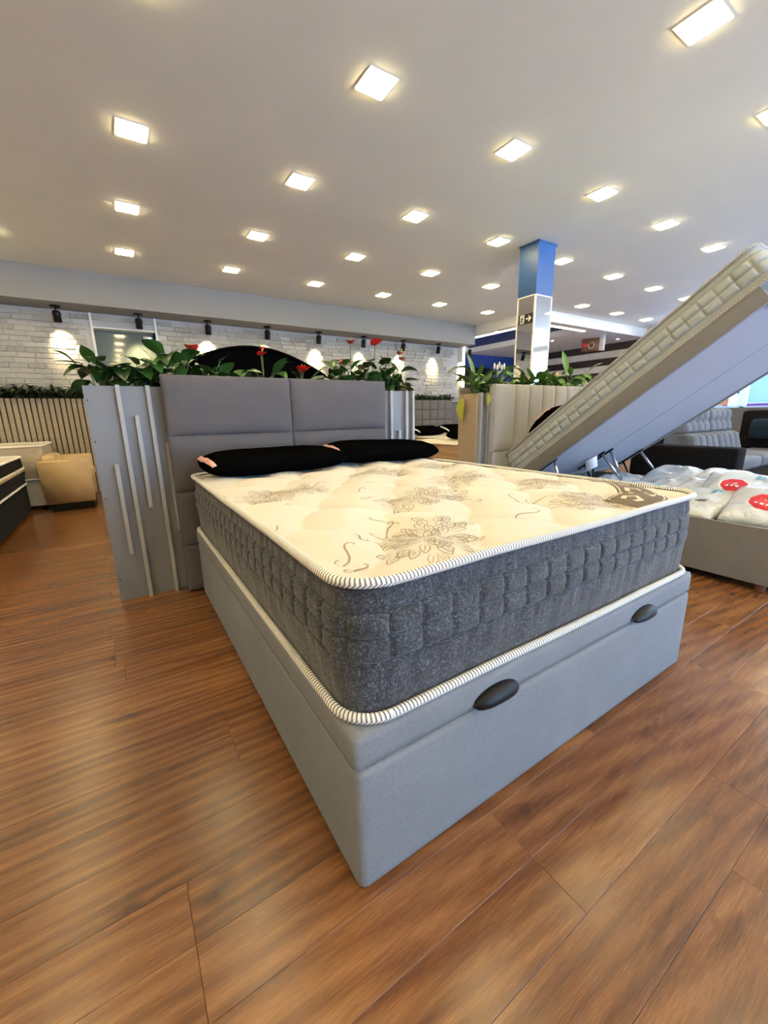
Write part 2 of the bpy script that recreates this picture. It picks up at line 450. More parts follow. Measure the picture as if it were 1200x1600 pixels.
# side and front walls
struct(box('wall_left', (XL-.2, YF, 0), (XL, 9.7, ZC), 'white_paint'))
wall_right = struct(boxes('wall_right', [((XR, YF, 2.9), (XR+.2, 9.7, ZC)), ((XR, 4.8, 0), (XR+.2, 9.7, 2.9))], 'cream_paint'))
struct(box('wall_sill', (XR-.02, YF, 0), (XR+.2, 4.8, 1.06), 'grey_dark'))
struct(boxes('wall_front', [((XL, YF-.2, 0), (1.0, YF, ZC)), ((1.0, YF-.2, 2.95), (XR+.2, YF, ZC))], 'white_paint'))
struct(boxes('wall_far', [((7.0, 9.6, 0), (XR, 9.8, ZC))], 'wall_blue'))
struct(boxes('wall_alcove', [((7.0, YW+.34, 0), (7.2, 9.6, ZC))], 'grey_paint'))
# storefront window at the front and on the right
def glazing(name, axis, c, a0, a1, z0, z1, step):
    g = []
    n = round((a1-a0)/step)
    for i in range(n+1):
        a = a0+(a1-a0)*i/n
        g.append(((c-.03, a-.03, z0), (c+.03, a+.03, z1)) if axis == 'x' else ((a-.03, c-.03, z0), (a+.03, c+.03, z1)))
    for z in (z0, z1-.05):
        g.append(((c-.03, a0, z), (c+.03, a1, z+.05)) if axis == 'x' else ((a0, c-.03, z), (a1, c+.03, z+.05)))
    fr = struct(boxes(name, g, 'trim_white'))
    for i in range(n):
        a = a0+(a1-a0)*i/n+.03; b = a0+(a1-a0)*(i+1)/n-.03
        box('pane', (c-.004, a, z0+.05), (c+.004, b, z1-.05), 'window_glass', fr) if axis == 'x' else box('pane', (a, c-.004, z0+.05), (b, c+.004, z1-.05), 'window_glass', fr)
    return fr
glazing('window_1', 'x', XR+.1, YF, 4.8, 1.06, 2.9, 1.4)
glazing('window_2', 'y', YF-.1, 1.0, XR, .0, 2.95, 1.6)
struct(boxes('ground_outside', [((-30, -40, -.12), (60, YF-.2, -.02)), ((XR+.2, YF-.2, -.12), (60, 40, -.02))], 'pavement'))
# dropped ceiling with a blue recess, light lines and tiny downlights
struct(boxes('trim_2', [((7.27, 5.52, 2.80), (7.52, 9.6, ZC)), ((7.52, 5.52, 2.80), (XR, 5.80, ZC)), ((9.2, 5.80, 2.80), (XR, 9.6, ZC)), ((7.52, 9.3, 2.80), (9.2, 9.6, ZC))], 'white_paint'))
struct(box('trim_3', (7.52, 5.80, 2.93), (9.2, 9.3, 2.999), 'wall_blue'))
o = boxes('light_line', [((7.45, 5.74, 2.785), (7.52, 9.3, 2.80)), ((7.52, 5.74, 2.785), (9.15, 5.80, 2.80))], 'led_strip')
tag(o, 'glowing white light line edging the blue ceiling recess', 'light')
for x, y in ((8.9, 8.0), (10.9, 5.95), (9.6, 6.9)):
    t = thing('tiny_downlight', {8.9: 'tiny round downlight left of the mirrored column', 10.9: 'tiny round downlight above the striped wall, nearest the raised mattress', 9.6: 'tiny round downlight just left of the hanging packaged blanket'}[x], 'light', (x, y, 2.80), 0, 'tiny downlights in the dropped ceiling')
    if x == 8.9: t.location = (7.38, 6.75, 2.80)
    lathe('ring', [(.045, 0), (.05, -.006), (.035, -.008)], 'trim_white', t); lathe('lens', [(.034, -.004), (.03, -.011), (.01, -.013)], 'led_tiny', t)
# lit end of the brick wall
struct(box('trim_4', (7.2, YW+.06, 0), (7.43, YW+.30, ZC), 'white_brick'))
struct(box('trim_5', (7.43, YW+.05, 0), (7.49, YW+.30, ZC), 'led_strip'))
# striped boards on the right wall
for i in range(5):
    z = 2.70-.36*i
    box('board', (XR-.03, 4.9, z-.10), (XR, 9.55, z+.08), 'stripe_dark', wall_right)
    box('board', (XR-.02, 4.9, z-.27), (XR, 9.55, z-.112), 'stripe_light', wall_right)
# posters stuck to the right window
px = XR-.012
def sheet(name, y0, y1, z0, z1, mat, parent, dx=0): return box(name, (px-.004-dx, y0, z0), (px-dx, y1, z1), mat, parent)
t = thing('window_poster', 'blue and purple poster with an orange figure on the right window', 'poster', (0, 0, 0))
sheet('blue_field', 3.62, 4.6, 1.16, 2.4, 'poster_blue', t); sheet('bottom_margin', 3.62, 4.6, 1.085, 1.158, 'poster_white', t)
for a, b in ((3.83, 4.15), (3.63, 3.72)): sheet('purple_stripe', a, b, 1.105, 1.14, 'poster_purple', t, .005)
for k in range(4): sheet('text_line', 3.98, 4.25-.03*(k % 2), 1.20+.09*k, 1.235+.09*k, 'poster_white', t, .005)
prism('orange_figure', [(3.60+.02, 1.12), (3.82, 1.12), (3.84, 1.25), (3.76, 1.38), (3.74, 1.5), (3.70, 1.6), (3.62, 1.6)], lambda u, v, q: (px-.006-q, u, v), .004, 'poster_orange', t)
tube('emblem', [(px-.014, 3.67+.035*cos(a*pi/8), 1.50+.05*sin(a*pi/8)) for a in range(16)], .009, 'poster_red', t, 6, True)
tube('emblem', [(px-.014, 3.67+.022*cos(a*pi/6), 1.40+.03*sin(a*pi/6)) for a in range(12)], .009, 'poster_red', t, 6, True)
t = thing('window_poster', 'pale blue poster with a purple lower stripe at the right window edge', 'poster', (0, 0, 0))
sheet('blue_field', 2.2, 3.30, 1.15, 2.6, 'poster_sky', t); sheet('purple_stripe', 2.2, 3.30, 1.10, 1.148, 'poster_purple', t)
t = thing('window_poster', 'narrow pale strip between the two window posters', 'poster')
sheet('white_field', 3.32, 3.60, 1.085, 2.7, 'poster_white', t); box('suction_dot', (px-.02, 3.455, 1.36), (px-.004, 3.49, 1.395), 'black_plastic', t, .006)

# ================================================================== CEILING LIGHTS
proto = None; glist = []
rowname = {6.23: 'row nearest the brick wall', 4.99: 'second row from the brick wall', 3.74: 'third row from the brick wall', 2.51: 'fourth row from the brick wall', 1.29: 'fifth row from the brick wall'}
colname = ['leftmost', 'second from left', 'third from left', 'fourth from left', 'fifth from left', 'sixth from left', 'seventh from left', 'eighth from left', 'ninth from left']
vis = {6.23: [-.85, .38, 1.61, 2.84, 4.06, 5.29, 6.54], 4.99: [.38, 1.61, 2.84, 4.06, 5.29, 6.54, 7.77, 9.0], 3.74: [.38, 1.61, 2.84, 4.06, 5.29, 6.54, 7.77], 2.51: [.38, 1.61, 2.84, 4.06, 5.29, 6.54], 1.29: [2.84, 4.06]}
def make_downlight():
    t = thing('ceiling_light', '', 'light')
    s = .088
    boxes('frame', [((-s-.012, -s-.012, -.006), (s+.012, -s, 0)), ((-s-.012, s, -.006), (s+.012, s+.012, 0)), ((-s-.012, -s, -.006), (-s, s, 0)), ((s, -s, -.006), (s+.012, s, 0))], 'trim_white', t)
    box('diffuser', (-s, -s, -.012), (s, s, -.001), 'led_diffuser', t)
    return t
pos = []
for y, xs in vis.items():
    for i, x in enumerate(xs): pos.append((x, y, f'square ceiling light, {colname[i]} in the {rowname[y]}'))
for y in (6.23, 4.99, 3.74, 2.51, 1.29, .06, -1.17, -2.4, -3.63):
    for k in range(-3, 9):
        x = round(.38+1.228*k, 2)
        if y > 5.3 and x > 7.2: continue
        if any(abs(x-a) < .3 and abs(y-b) < .3 for a, b, _ in pos): continue
        if y == 6.23 and x < -1: nm = 'square ceiling light far left out of view'
        pos.append((x, y, 'square ceiling light outside the picture'))
for i, (x, y, lab) in enumerate(pos):
    if proto is None: proto = make_downlight(); o = proto
    else: o = copy_tree(proto)
    o.location = (x, y, ZC); o['label'] = lab; o['group'] = 'square ceiling lights' if 'outside' not in lab else 'unseen ceiling lights'

# ================================================================== WALL SPOTLIGHTS
ordn = ['leftmost black spotlight on the soffit, over bare brick left of the glass door', 'black spotlight on the soffit right above the glass door', 'third black soffit spotlight from the left, just right of the glass door', 'fourth black soffit spotlight from the left, above the black arch', 'fifth black soffit spotlight from the left, above the arch right slope', 'sixth black soffit spotlight from the left, between the two tallest red flowers', 'seventh black soffit spotlight from the left, above the end of the near planter', 'eighth black soffit spotlight from the left, second from the soffit right end', 'black spotlight at the right end of the soffit']
for i in range(9):
    x = -.47+.981*i; y = 7.54
    t = thing('wall_spotlight', ordn[i], 'spotlight', (x, y, 2.585), 0, 'black spotlights along the soffit')
    lathe('canopy', [(.001, 0), (.062, 0), (.062, -.014), (.05, -.02), (.012, -.022)], 'black_metal', t)
    tube('stem', [(0, 0, -.018), (0, 0, -.06)], .010, 'black_metal', t)
    tilt = R(12)
    h = lathe('head', [(.02, .02), (.042, .015), (.046, 0), (.046, -.13), (.040, -.135), (.036, -.10), (.02, -.09)], 'black_metal', t)
    h.location = (0, .005, -.075); h.rotation_euler = (tilt, 0, 0)
    tube('knob', [(-.055, 0, -.03), (.055, 0, -.03)], .008, 'black_metal', h)
    ld = bpy.data.lights.new('spot_beam', 'SPOT'); ld.energy = SPOT_W; ld.color = (1, .77, .42); ld.spot_size = R(66); ld.spot_blend = 1.0; ld.shadow_soft_size = .03
    lo = bpy.data.objects.new('spot_beam', ld); link(lo, t); lo.location = (0, .04, -.225); lo.rotation_euler = (R(41), 0, 0)

# ================================================================== MATTRESSES, BASES, HEADBOARDS
def rr_path(sx, sy, r, ds):
    """rounded rectangle about the origin: list of (x, y, nx, ny, s), counter-clockwise from the near-left corner"""
    a, b = sx/2, sy/2; out = []; s = 0
    segs = [('l', (-a+r, -b), (a-r, -b), (0, -1)), ('c', (a-r, -b+r), -90), ('l', (a, -b+r), (a, b-r), (1, 0)), ('c', (a-r, b-r), 0),
            ('l', (a-r, b), (-a+r, b), (0, 1)), ('c', (-a+r, b-r), 90), ('l', (-a, b-r), (-a, -b+r), (-1, 0)), ('c', (-a+r, -b+r), 180)]
    for g in segs:
        if g[0] == 'l':
            L = math.hypot(g[2][0]-g[1][0], g[2][1]-g[1][1]); n = max(1, round(L/ds))
            for i in range(n):
                t = i/n; out.append((g[1][0]+(g[2][0]-g[1][0])*t, g[1][1]+(g[2][1]-g[1][1])*t, *g[3], s+L*t))
            s += L
        else:
            L = r*pi/2; n = max(3, round(L/ds))
            for i in range(n):
                a0 = R(g[2]+90*i/n); out.append((g[1][0]+r*cos(a0), g[1][1]+r*sin(a0), cos(a0), sin(a0), s+L*i/n))
            s += L
    return out, s
def groove(d, w): return exp(-(d/w)**2)
def make_border(name, sx, sy, h, r, mat, parent, rows, cell, ds=.009, dz=.0065, puff=.011, wrinkle=.006, seed=0):
    path, S = rr_path(sx, sy, r, ds); nc = round(S/cell); cell = S/nc
    nz = max(6, int(h/dz)); vs, fs = [], []
    z0, z1 = rows[0], rows[-1]
    for j in range(nz+1):
        z = h*j/nz
        for (x, y, nx, ny, s) in path:
            t = (z-h/2)/(h/2); o = .010*(1-t*t)
            for q in rows: o -= .008*groove(z-q, .0035)
            if z0 <= z <= z1:
                u = (s/cell) % 1; dv = min(u, 1-u)*cell
                o -= .007*groove(dv, .0035)
                for ra, rb in zip(rows[:-1], rows[1:]):
                    if ra <= z <= rb:
                        v = (z-ra)/(rb-ra); o += puff*(1-(2*u-1)**6)*(1-(2*v-1)**4)
            else:
                # gathered wrinkles that fade towards the piping
                dd = z-z1 if z > z1 else z0-z
                f = exp(-dd/.07)*min(1, dd/.012)
                o += f*wrinkle*(noise.noise((s*26+seed, z*5, seed*3.1))+.5*noise.noise((s*60, z*9+3, seed)))+.5*wrinkle*noise.noise((s*9, z*16, seed+5))
            vs.append((x+nx*o, y+ny*o, z))
    n = len(path)
    for j in range(nz):
        for i in range(n):
            i2 = (i+1) % n; fs.append((j*n+i, j*n+i2, (j+1)*n+i2, (j+1)*n+i))
    return mesh_obj(name, vs, fs, mat, parent, True)
def top_shape(sx, sy, h, amp=.027, sp=.27):
    def z(x, y):
        d = min(sx/2-abs(x), sy/2-abs(y)); e = 1-exp(-max(d, 0)/.045)
        q = 0
        for sg in (1, -1):
            t = (x*.80+sg*y*.60+.012*sin((x*.6-sg*y*.8)*26))/sp
            f = abs((t % 1)-.5)*2       # 1 at the seam
            q += (1-f)**.42
        return h-.006+.008*e+amp*e*(q-1.42)
    return z
def make_top(name, sx, sy, r, zf, mat, parent, n=(170, 210)):
    a, b = sx/2, sy/2; vs, fs = [], []
    for j in range(n[1]+1):
        for i in range(n[0]+1):
            x = -a+sx*i/n[0]; y = -b+sy*j/n[1]
            cx = max(abs(x)-(a-r), 0); cy = max(abs(y)-(b-r), 0)
            if cx > 0 and cy > 0:
                m = max(cx, cy); L = math.hypot(cx, cy); k = m/L
                x = math.copysign(a-r+cx*k, x); y = math.copysign(b-r+cy*k, y)
            vs.append((x, y, zf(x, y)))
    w_ = n[0]+1
    for j in range(n[1]):
        for i in range(n[0]): fs.append((j*w_+i, j*w_+i+1, (j+1)*w_+i+1, (j+1)*w_+i))
    return mesh_obj(name, vs, fs, mat, parent, True)
def piping(sx, sy, r, z, rad, mat, parent, wob=.0, ds=.014):
    path, S = rr_path(sx, sy, r, ds)
    pts = [(x+nx*.002, y+ny*.002, z+wob*noise.noise((s*3, z, 1.3))) for x, y, nx, ny, s in path]
    v, f, uv = tube_data(pts, rad, 8, True)
    return mesh_obj('piping', v, f, mat, parent, True, uv)
def underside(sx, sy, r, z, mat, parent):
    p, S = rr_path(sx-.004, sy-.004, r, .05)
    return mesh_obj('underside', [(x, y, z) for x, y, *_ in p], [tuple(range(len(p)))[::-1]], mat, parent)

# ---- the near bed ------------------------------------------------------------
BX, BY = 1.105, 1.605; MSX, MSY, MH = 1.56, 1.94, .322; MZ = .415
m1 = thing('mattress', 'dark grey mattress with cream floral top on the near grey base', 'mattress', (BX, BY, MZ))
make_border('border', MSX-.02, MSY-.02, MH, .085, 'border_melange', m1, (.135, .192, .249), .0865, seed=2, ds=.0055, dz=.0042, puff=.006, wrinkle=.007)
zf1 = top_shape(MSX, MSY, MH)
make_top('top_panel', MSX-.012, MSY-.012, .085, zf1, 'quilt_cream', m1)
piping(MSX, MSY, .09, MH-.002, .0115, 'cord_striped', m1, .004)
piping(MSX+.006, MSY+.006, .09, .010, .0115, 'cord_striped', m1, .003)
underside(MSX, MSY, .085, .004, 'border_melange', m1)
# printed flowers and curls: thin lines lying in the cloth
PR = random.Random(11)
pv, pf = [], []
def stroke(pts, wd):
    P = [Vector((p[0], p[1], 0)) for p in pts]; base = len(pv); m = len(P)
    for i, p in enumerate(P):
        d = (P[min(i+1, m-1)]-P[max(i-1, 0)]); d = d.normalized() if d.length > 1e-6 else Vector((1, 0, 0))
        nrm = Vector((-d.y, d.x, 0)); ww = wd*(.45+.55*sin(pi*min(1, (i+.6)/m)))/2
        for sg in (1, -1):
            q = p+nrm*ww*sg
            if abs(q.x) > MSX/2-.018 or abs(q.y) > MSY/2-.018: q = p
            x = max(-MSX/2+.016, min(MSX/2-.016, q.x)); y = max(-MSY/2+.016, min(MSY/2-.016, q.y))
            pv.append((x, y, zf1(x, y)+.0011))
    for i in range(m-1): pf.append((base+2*i, base+2*i+1, base+2*i+3, base+2*i+2))
CURL = [(-.30, .10), (-.36, .17), (-.46, .14), (-.50, .02), (-.40, -.09), (-.2, -.08), (0, .0), (.2, .09), (.38, .11), (.48, .02), (.43, -.07), (.35, -.04)]
def curl(x, y, s, ang, turn=1, wd=.0045):
    pts = []; P = [CURL[0]]+CURL+[CURL[-1]]; s *= 1.35
    for k in range(1, len(P)-2):
        for q in range(3):
            t = q/3; p0, p1, p2, p3 = P[k-1], P[k], P[k+1], P[k+2]
            f = [.5*(2*p1[i]+(p2[i]-p0[i])*t+(2*p0[i]-5*p1[i]+4*p2[i]-p3[i])*t*t+(3*p1[i]-p0[i]-3*p2[i]+p3[i])*t**3) for i in (0, 1)]
            u, v = f[0]*s, f[1]*s*turn; pts.append((x+u*cos(ang)-v*sin(ang), y+u*sin(ang)+v*cos(ang)))
    stroke(pts, wd*1.25)
def petal(cx, cy, a, r0, r1, wd, ln=.0035):
    pts = []
    for k in range(13):
        t = k/12; u = sin(pi*t)**.7 if 0 < t < 1 else 0; side = -1 if t < .5 else 1
        rr = r0+(r1-r0)*(1-abs(2*t-1)**1.6); off = wd*(2*t-1)*(.35+.65*sin(pi*min(1, (rr-r0)/(r1-r0)*.8)))
        pts.append((cx+rr*cos(a)-off*sin(a), cy+rr*sin(a)+off*cos(a)))
    stroke(pts, ln)
    stroke([(cx+(r0+(r1-r0)*t)*cos(a+.05*sin(6*t)), cy+(r0+(r1-r0)*t)*sin(a+.05*sin(6*t))) for t in (.15, .35, .55, .75)], ln*.7)
def bloom(wx, wy, size, ang=0):
    cx, cy = wx-BX, wy-BY
    for ring, (n, r0, r1, wd) in enumerate(((5, .02, .20, .10), (9, .14, .36, .13), (13, .28, .52, .14), (16, .44, .68, .14), (18, .60, .84, .14), (14, .78, 1.0, .12))):
        for i in range(n):
            a = 2*pi*i/n+ring*.37+PR.uniform(-.25, .25); st = PR.uniform(.86, 1.16)
            if ring == 5 and PR.random() < .35: continue
            # squash the ring into a wide cluster lying along the direction ang
            px_, py_ = r0*cos(a)*1.45, r0*sin(a)*.85
            ox = cx+size*(px_*cos(ang)-py_*sin(ang)); oy = cy+size*(px_*sin(ang)+py_*cos(ang))
            petal(ox, oy, a+ang+PR.uniform(-.5, .5), 0, (r1-r0)*size*st*1.25, wd*size*PR.uniform(.8, 1.3), .0032)
for x, y, s, a in ((.66, .80, .15, .5), (.97, 1.22, .17, .2), (.56, 1.66, .16, .3), (1.22, 1.92, .15, .1), (1.43, 1.50, .16, .4), (1.40, .80, .14, .2), (.95, 2.28, .15, .2), (1.70, 1.95, .15, 0), (1.62, 1.15, .12, 0)): bloom(x, y, s, a)
for x, y, s, a, tn in ((.42, .82, .09, .9, 1), (.40, .74, .05, .2, -1), (.62, .95, .10, .5, 1), (.50, .90, .05, 1.5, -1), (.65, 1.03, .06, 2.2, 1), (1.08, .82, .10, .2, -1), (1.24, 1.00, .09, 1.0, 1), (1.32, .95, .08, -.4, 1), (.84, 1.50, .09, .7, 1), (.62, 1.28, .07, 2, -1), (1.50, .88, .06, .1, 1),
                       (.75, 1.75, .09, .4, 1), (1.0, 1.62, .09, .1, -1), (1.20, 1.30, .09, .8, 1), (.45, 1.95, .08, .5, 1), (1.60, 1.75, .08, .2, 1), (1.35, 1.22, .06, .1, -1), (.80, 2.05, .08, .3, 1), (1.5, 2.2, .08, .6, 1), (1.10, 1.05, .05, .7, 1), (.78, 1.32, .05, .1, 1), (.5, 1.42, .05, .9, -1), (.36, 1.15, .05, .9, 1)):
    curl(x-BX, y-BY, s, a, tn, .0046)
mesh_obj('floral_print', pv, pf, 'print_taupe', m1)['kind'] = 'stuff'
# brown lettered band curving over the near right corner
def band_pt(t, u):
    # t along the band, u across (0 left edge .. 1 right edge)
    a = R(-100+72*t); cx, cy = 1.545, 1.31; rr = .68-.17*(1-u)
    return (cx+rr*cos(a)*.62-.0, cy+rr*sin(a))
vs, fs = [], []
def drape(x, y, up):
    x -= BX; y -= BY; x = min(MSX/2-.02, x); y = max(-MSY/2+.02, y); return (x, y, zf1(x, y)+up)
N = 26
for i in range(N+1):
    for j in range(7):
        vs.append(drape(*band_pt(i/N, j/6), .0016))
for i in range(N):
    for j in range(6): fs.append((i*7+j, i*7+j+1, (i+1)*7+j+1, (i+1)*7+j))
band = mesh_obj('lettered_band', vs, fs, 'band_brown', m1)
def band_stroke(name, uv, wd):
    vs, fs = [], []
    for k in range(len(uv)):
        t, u = uv[k]; t0, u0 = uv[max(0, k-1)]; t1, u1 = uv[min(len(uv)-1, k+1)]
        dt, du = (t1-t0)*.8, (u1-u0)*.17; L = math.hypot(dt, du) or 1
        for sg in (1, -1): vs.append(drape(*band_pt(t-sg*du/L*wd/.8, u+sg*dt/L*wd/.17), .0028))
    for k in range(len(uv)-1): fs.append((2*k, 2*k+1, 2*k+3, 2*k+2))
    return mesh_obj(name, vs, fs, 'band_letter', band)
for u in (.07, .93): band_stroke('edge_line', [(i/30, u) for i in range(31)], .003)
band_stroke('letter', [(.10, .30), (.16, .25), (.20, .45), (.14, .62), (.10, .55)], .010)
band_stroke('letter', [(.30, .25), (.40, .27), (.33, .70), (.44, .72)], .012)
band_stroke('letter', [(.52, .25), (.60, .28), (.62, .55), (.55, .72)], .010)
band_stroke('letter', [(.72, .28), (.78, .70), (.84, .35)], .010)

# base with hinged lid
b1 = thing('bed_base', 'light grey upholstered storage base with two black cup handles, near the camera', 'bed base', (BX, BY, 0))
hx, hy = .79, .985
def rbox(name, sx, sy, z0, z1, r, mat, parent, ex=.006, top=True, loc=(0, 0)):
    """upholstered block: rounded vertical corners and softened rims"""
    prof = [(-ex*1.6, z0), (-.0, z0+ex), (0, z0+ex*3), (0, (z0+z1)/2), (0, z1-ex*3), (-ex*.5, z1-ex*.6), (-ex*2.2, z1)]
    path, S = rr_path(sx, sy, r, .04); vs, fs = [], []; n = len(path)
    for o, z in prof:
        for x, y, nx, ny, s in path: vs.append((loc[0]+x+nx*o, loc[1]+y+ny*o, z))
    for j in range(len(prof)-1):
        for i in range(n): i2 = (i+1) % n; fs.append((j*n+i, j*n+i2, (j+1)*n+i2, (j+1)*n+i))
    fs.append(tuple(range(n))[::-1]); fs.append(tuple((len(prof)-1)*n+i for i in range(n)))
    return mesh_obj(name, vs, fs, mat, parent, True)
rbox('box', 1.575, 1.978, .004, .325, .020, 'base_grey', b1, .006)
lid = rbox('lid', 1.580, 1.970, .327, .413, .016, 'base_grey', b1, .007)
for sx in (-1, 1):
    for sy in (-1, 1):
        lathe('foot', [(.028, 0), (.030, .002), (.030, .012), (.026, .014)], 'black_plastic', b1, 14, (sx*.72, sy*.92, 0))
def cup_handle(x):
    # half-shell cup pull: dome over a flat back, open underneath
    n, m = 22, 9; vs, fs = [], []
    for i in range(n+1):
        t = -1+2*i/n; wv = max(0, 1-abs(t)**2.4)**.5
        for j in range(m+1):
            a = pi*.5*j/m*1.25-.28
            vs.append((x+.083*t, -.985-.002-.030*wv*cos(a), .350-.004*wv-.010*abs(t)**2+.029*wv*sin(a)))
    for i in range(n):
        for j in range(m): fs.append((i*(m+1)+j, (i+1)*(m+1)+j, (i+1)*(m+1)+j+1, i*(m+1)+j+1))
    h = mesh_obj('handle', vs, fs, 'black_plastic', lid, True)
    md = h.modifiers.new('shell', 'SOLIDIFY'); md.thickness = .003
    for sg in (-1, 1): lathe('screw', [(.0045, 0), (.0045, .003), (.002, .004)], 'steel', lid, 8, (0, 0, 0)).matrix_local = Matrix.Translation((x+sg*.074, -.989, .340)) @ Matrix.Rotation(R(90), 4, 'X')
    for o in lid.children:
        pass
cup_handle(.735-BX); cup_handle(1.50-BX)

# near headboard: two columns of soft panels
hb = thing('headboard', 'grey upholstered headboard of wide stacked panels behind the near bed', 'headboard', (.975, 2.60, 0))
def soft_panel(name, x0, x1, z0, z1, y0, th, mat, parent, puff=.022, n=10, edge=.02, side=-1):
    """cushioned front facing -y: bulges and rolls over at the rim"""
    vs, fs = [], []; w_ = x1-x0; h_ = z1-z0
    us = [0, .004/w_, edge/w_]+[edge/w_+(1-2*edge/w_)*k/n for k in range(1, n)]+[1-edge/w_, 1-.004/w_, 1]
    ws = [0, .004/h_, edge/h_]+[edge/h_+(1-2*edge/h_)*k/n for k in range(1, n)]+[1-edge/h_, 1-.004/h_, 1]
    for v in ws:
        for u in us:
            du = min(u, 1-u)*w_; dv = min(v, 1-v)*h_
            k = min(1, du/.045)**.5*min(1, dv/.045)**.5
            vs.append((x0+w_*u, y0-puff*k, z0+h_*v))
    a = len(us)
    for j in range(len(ws)-1):
        for i in range(a-1): fs.append((j*a+i, j*a+i+1, (j+1)*a+i+1, (j+1)*a+i))
    # sides and back
    rim = [i for i in range(a)]+[j*a+a-1 for j in range(1, len(ws))]+[(len(ws)-1)*a+i for i in range(a-2, -1, -1)]+[j*a for j in range(len(ws)-2, 0, -1)]
    b = len(vs)
    for r_ in rim: x, y, z = vs[r_]; vs.append((x, y0+th, z))
    m = len(rim)
    for i in range(m): fs.append((rim[(i+1) % m], rim[i], b+i, b+(i+1) % m))
    fs.append(tuple(b+i for i in range(m)))
    return mesh_obj(name, vs, fs, mat, parent, True)
box('back_board', (-.733, .045, 0), (.733, .105, 1.285), 'headboard_grey', hb, .006)
zs = [.012, .305, .631, .958, 1.294]
for c in (0, 1):
    for k in range(4):
        soft_panel('cushion_panel', -.735+.735*c, 0+.735*c, zs[k], zs[k+1], .02, .05, 'headboard_grey', hb)

# ---- pillows -----------------------------------------------------------------
def pillow(name, label, loc, rot, w_, d_, h_, mat, ribbon=None, group=None, n=22, pw=.42, cat='pillow', piped=None):
    t = thing(name, label, cat, loc, 0, group); t.rotation_euler = rot
    vs, fs = [], []
    def prof(u, v):
        e = max(0, (1-abs(u)**5))*max(0, (1-abs(v)**3)); return e**pw
    def P(u, v, sg):
        k = 1-.05*(u*u*v*v)
        x = u*w_/2*(1-.04*(1-v*v)*0)*k; y = v*d_/2*k
        wr = .006*noise.noise((u*4, v*3, sg*2+w_*9))
        return (x, y, h_/2+sg*(h_/2)*prof(u, v)+(wr if prof(u, v) > .3 and sg > 0 else 0))
    idx = {}
    for sg in (1, -1):
        for j in range(n+1):
            for i in range(n+1):
                u = sin(pi/2*(-1+2*i/n)); v = sin(pi/2*(-1+2*j/n))
                if sg == -1 and (i in (0, n) or j in (0, n)): idx[(sg, i, j)] = idx[(1, i, j)]; continue
                idx[(sg, i, j)] = len(vs); vs.append(P(u, v, sg))
        for j in range(n):
            for i in range(n):
                q = [idx[(sg, i, j)], idx[(sg, i+1, j)], idx[(sg, i+1, j+1)], idx[(sg, i, j+1)]]
                fs.append(tuple(q if sg > 0 else q[::-1]))
    mesh_obj('cover', vs, fs, mat, t, True)
    if ribbon:
        # satin ribbon running over one end, a hand's width in from the seam
        rv, rf = [], []; m = 14
        for j in range(m+1):
            v = -.97+1.5*j/m
            for k, u in enumerate((-.985, -.955)):
                x, y, z = P(u, v, 1); rv.append((x-.012*(1-k), y, z+.006+.004*k))
        for j in range(m): rf.append((2*j, 2*j+1, 2*j+3, 2*j+2))
        o = mesh_obj('ribbon', rv, rf, ribbon, t, True); md = o.modifiers.new('th', 'SOLIDIFY'); md.thickness = .004
    return t
pz = MZ+MH+.006
pillow('pillow', 'black pillow with pink end ribbon at the left of the near bed', (.772, 2.385, pz-.002), (R(3), 0, R(4)), .84, .36, .135, 'black_velvet', 'pink_satin', 'black pillows on the near bed')
pillow('pillow', 'black pillow resting higher, at the right of the near bed', (1.535, 2.42, pz+.002), (R(3), R(1.5), R(-3)), .82, .33, .14, 'black_velvet', 'pink_satin', 'black pillows on the near bed')

# ================================================================== PLANTERS
pl1 = thing('planter', 'long grey planter divider with vertical strips behind the near headboard', 'planter', (0, 0, 0))
box('front_panel', (-.122, 2.74, 0), (2.045, 2.758, 1.235), 'panel_grey', pl1)
box('back_panel', (-.122, 3.132, 0), (2.045, 3.15, 1.235), 'panel_grey', pl1)
box('end_panel', (-.122, 2.758, 0), (-.104, 3.132, 1.235), 'panel_grey', pl1)
box('end_panel', (2.027, 2.758, 0), (2.045, 3.132, 1.235), 'panel_grey', pl1)
box('soil', (-.104, 2.758, 1.10), (2.027, 3.132, 1.18), 'soil', pl1)
for x, z0, z1 in ((.035, 0, 1.239), (.178, 0, 1.239), (.106, .55, 1.077), (-.028, .286, .81), (.240, .388, .918), (1.828, 0, 1.237), (1.905, 0, .93), (1.975, 0, 1.237), (2.040, 0, 1.239)):
    box('strip', (x-.010, 2.705, z0), (x+.010, 2.74, z1), 'strip_grey', pl1)
for z in (.135, .62, .94, 1.16): lathe('screw_cap', [(.004, 0), (.004, .002), (.002, .003)], 'black_plastic', pl1, 8).matrix_local = Matrix.Translation((-.108, 2.7395, z)) @ Matrix.Rotation(R(90), 4, 'X')
pl2 = thing('planter', 'beige planter divider with strips behind the raised bed headboard', 'planter')
box('front_panel', (2.885, 2.82, 0), (5.0, 2.838, 1.235), 'panel_grey', pl2)
box('end_panel', (2.870, 2.825, 0), (2.885, 3.05, 1.235), 'panel_beige', pl2)
box('back_panel', (2.870, 3.05, 0), (5.0, 3.068, 1.30), 'panel_beige', pl2)
box('end_panel', (4.985, 2.838, 0), (5.0, 3.05, 1.235), 'panel_beige', pl2)
box('soil', (2.885, 2.838, 1.10), (4.985, 3.05, 1.19), 'soil', pl2)
for x, z0, z1 in ((2.895, 0, 1.24), (2.985, 0, 1.24), (3.045, .0, .95), (3.06, 0, 1.24)):
    box('strip', (x-.010, 2.785, z0), (x+.010, 2.82, z1), 'strip_grey', pl2)

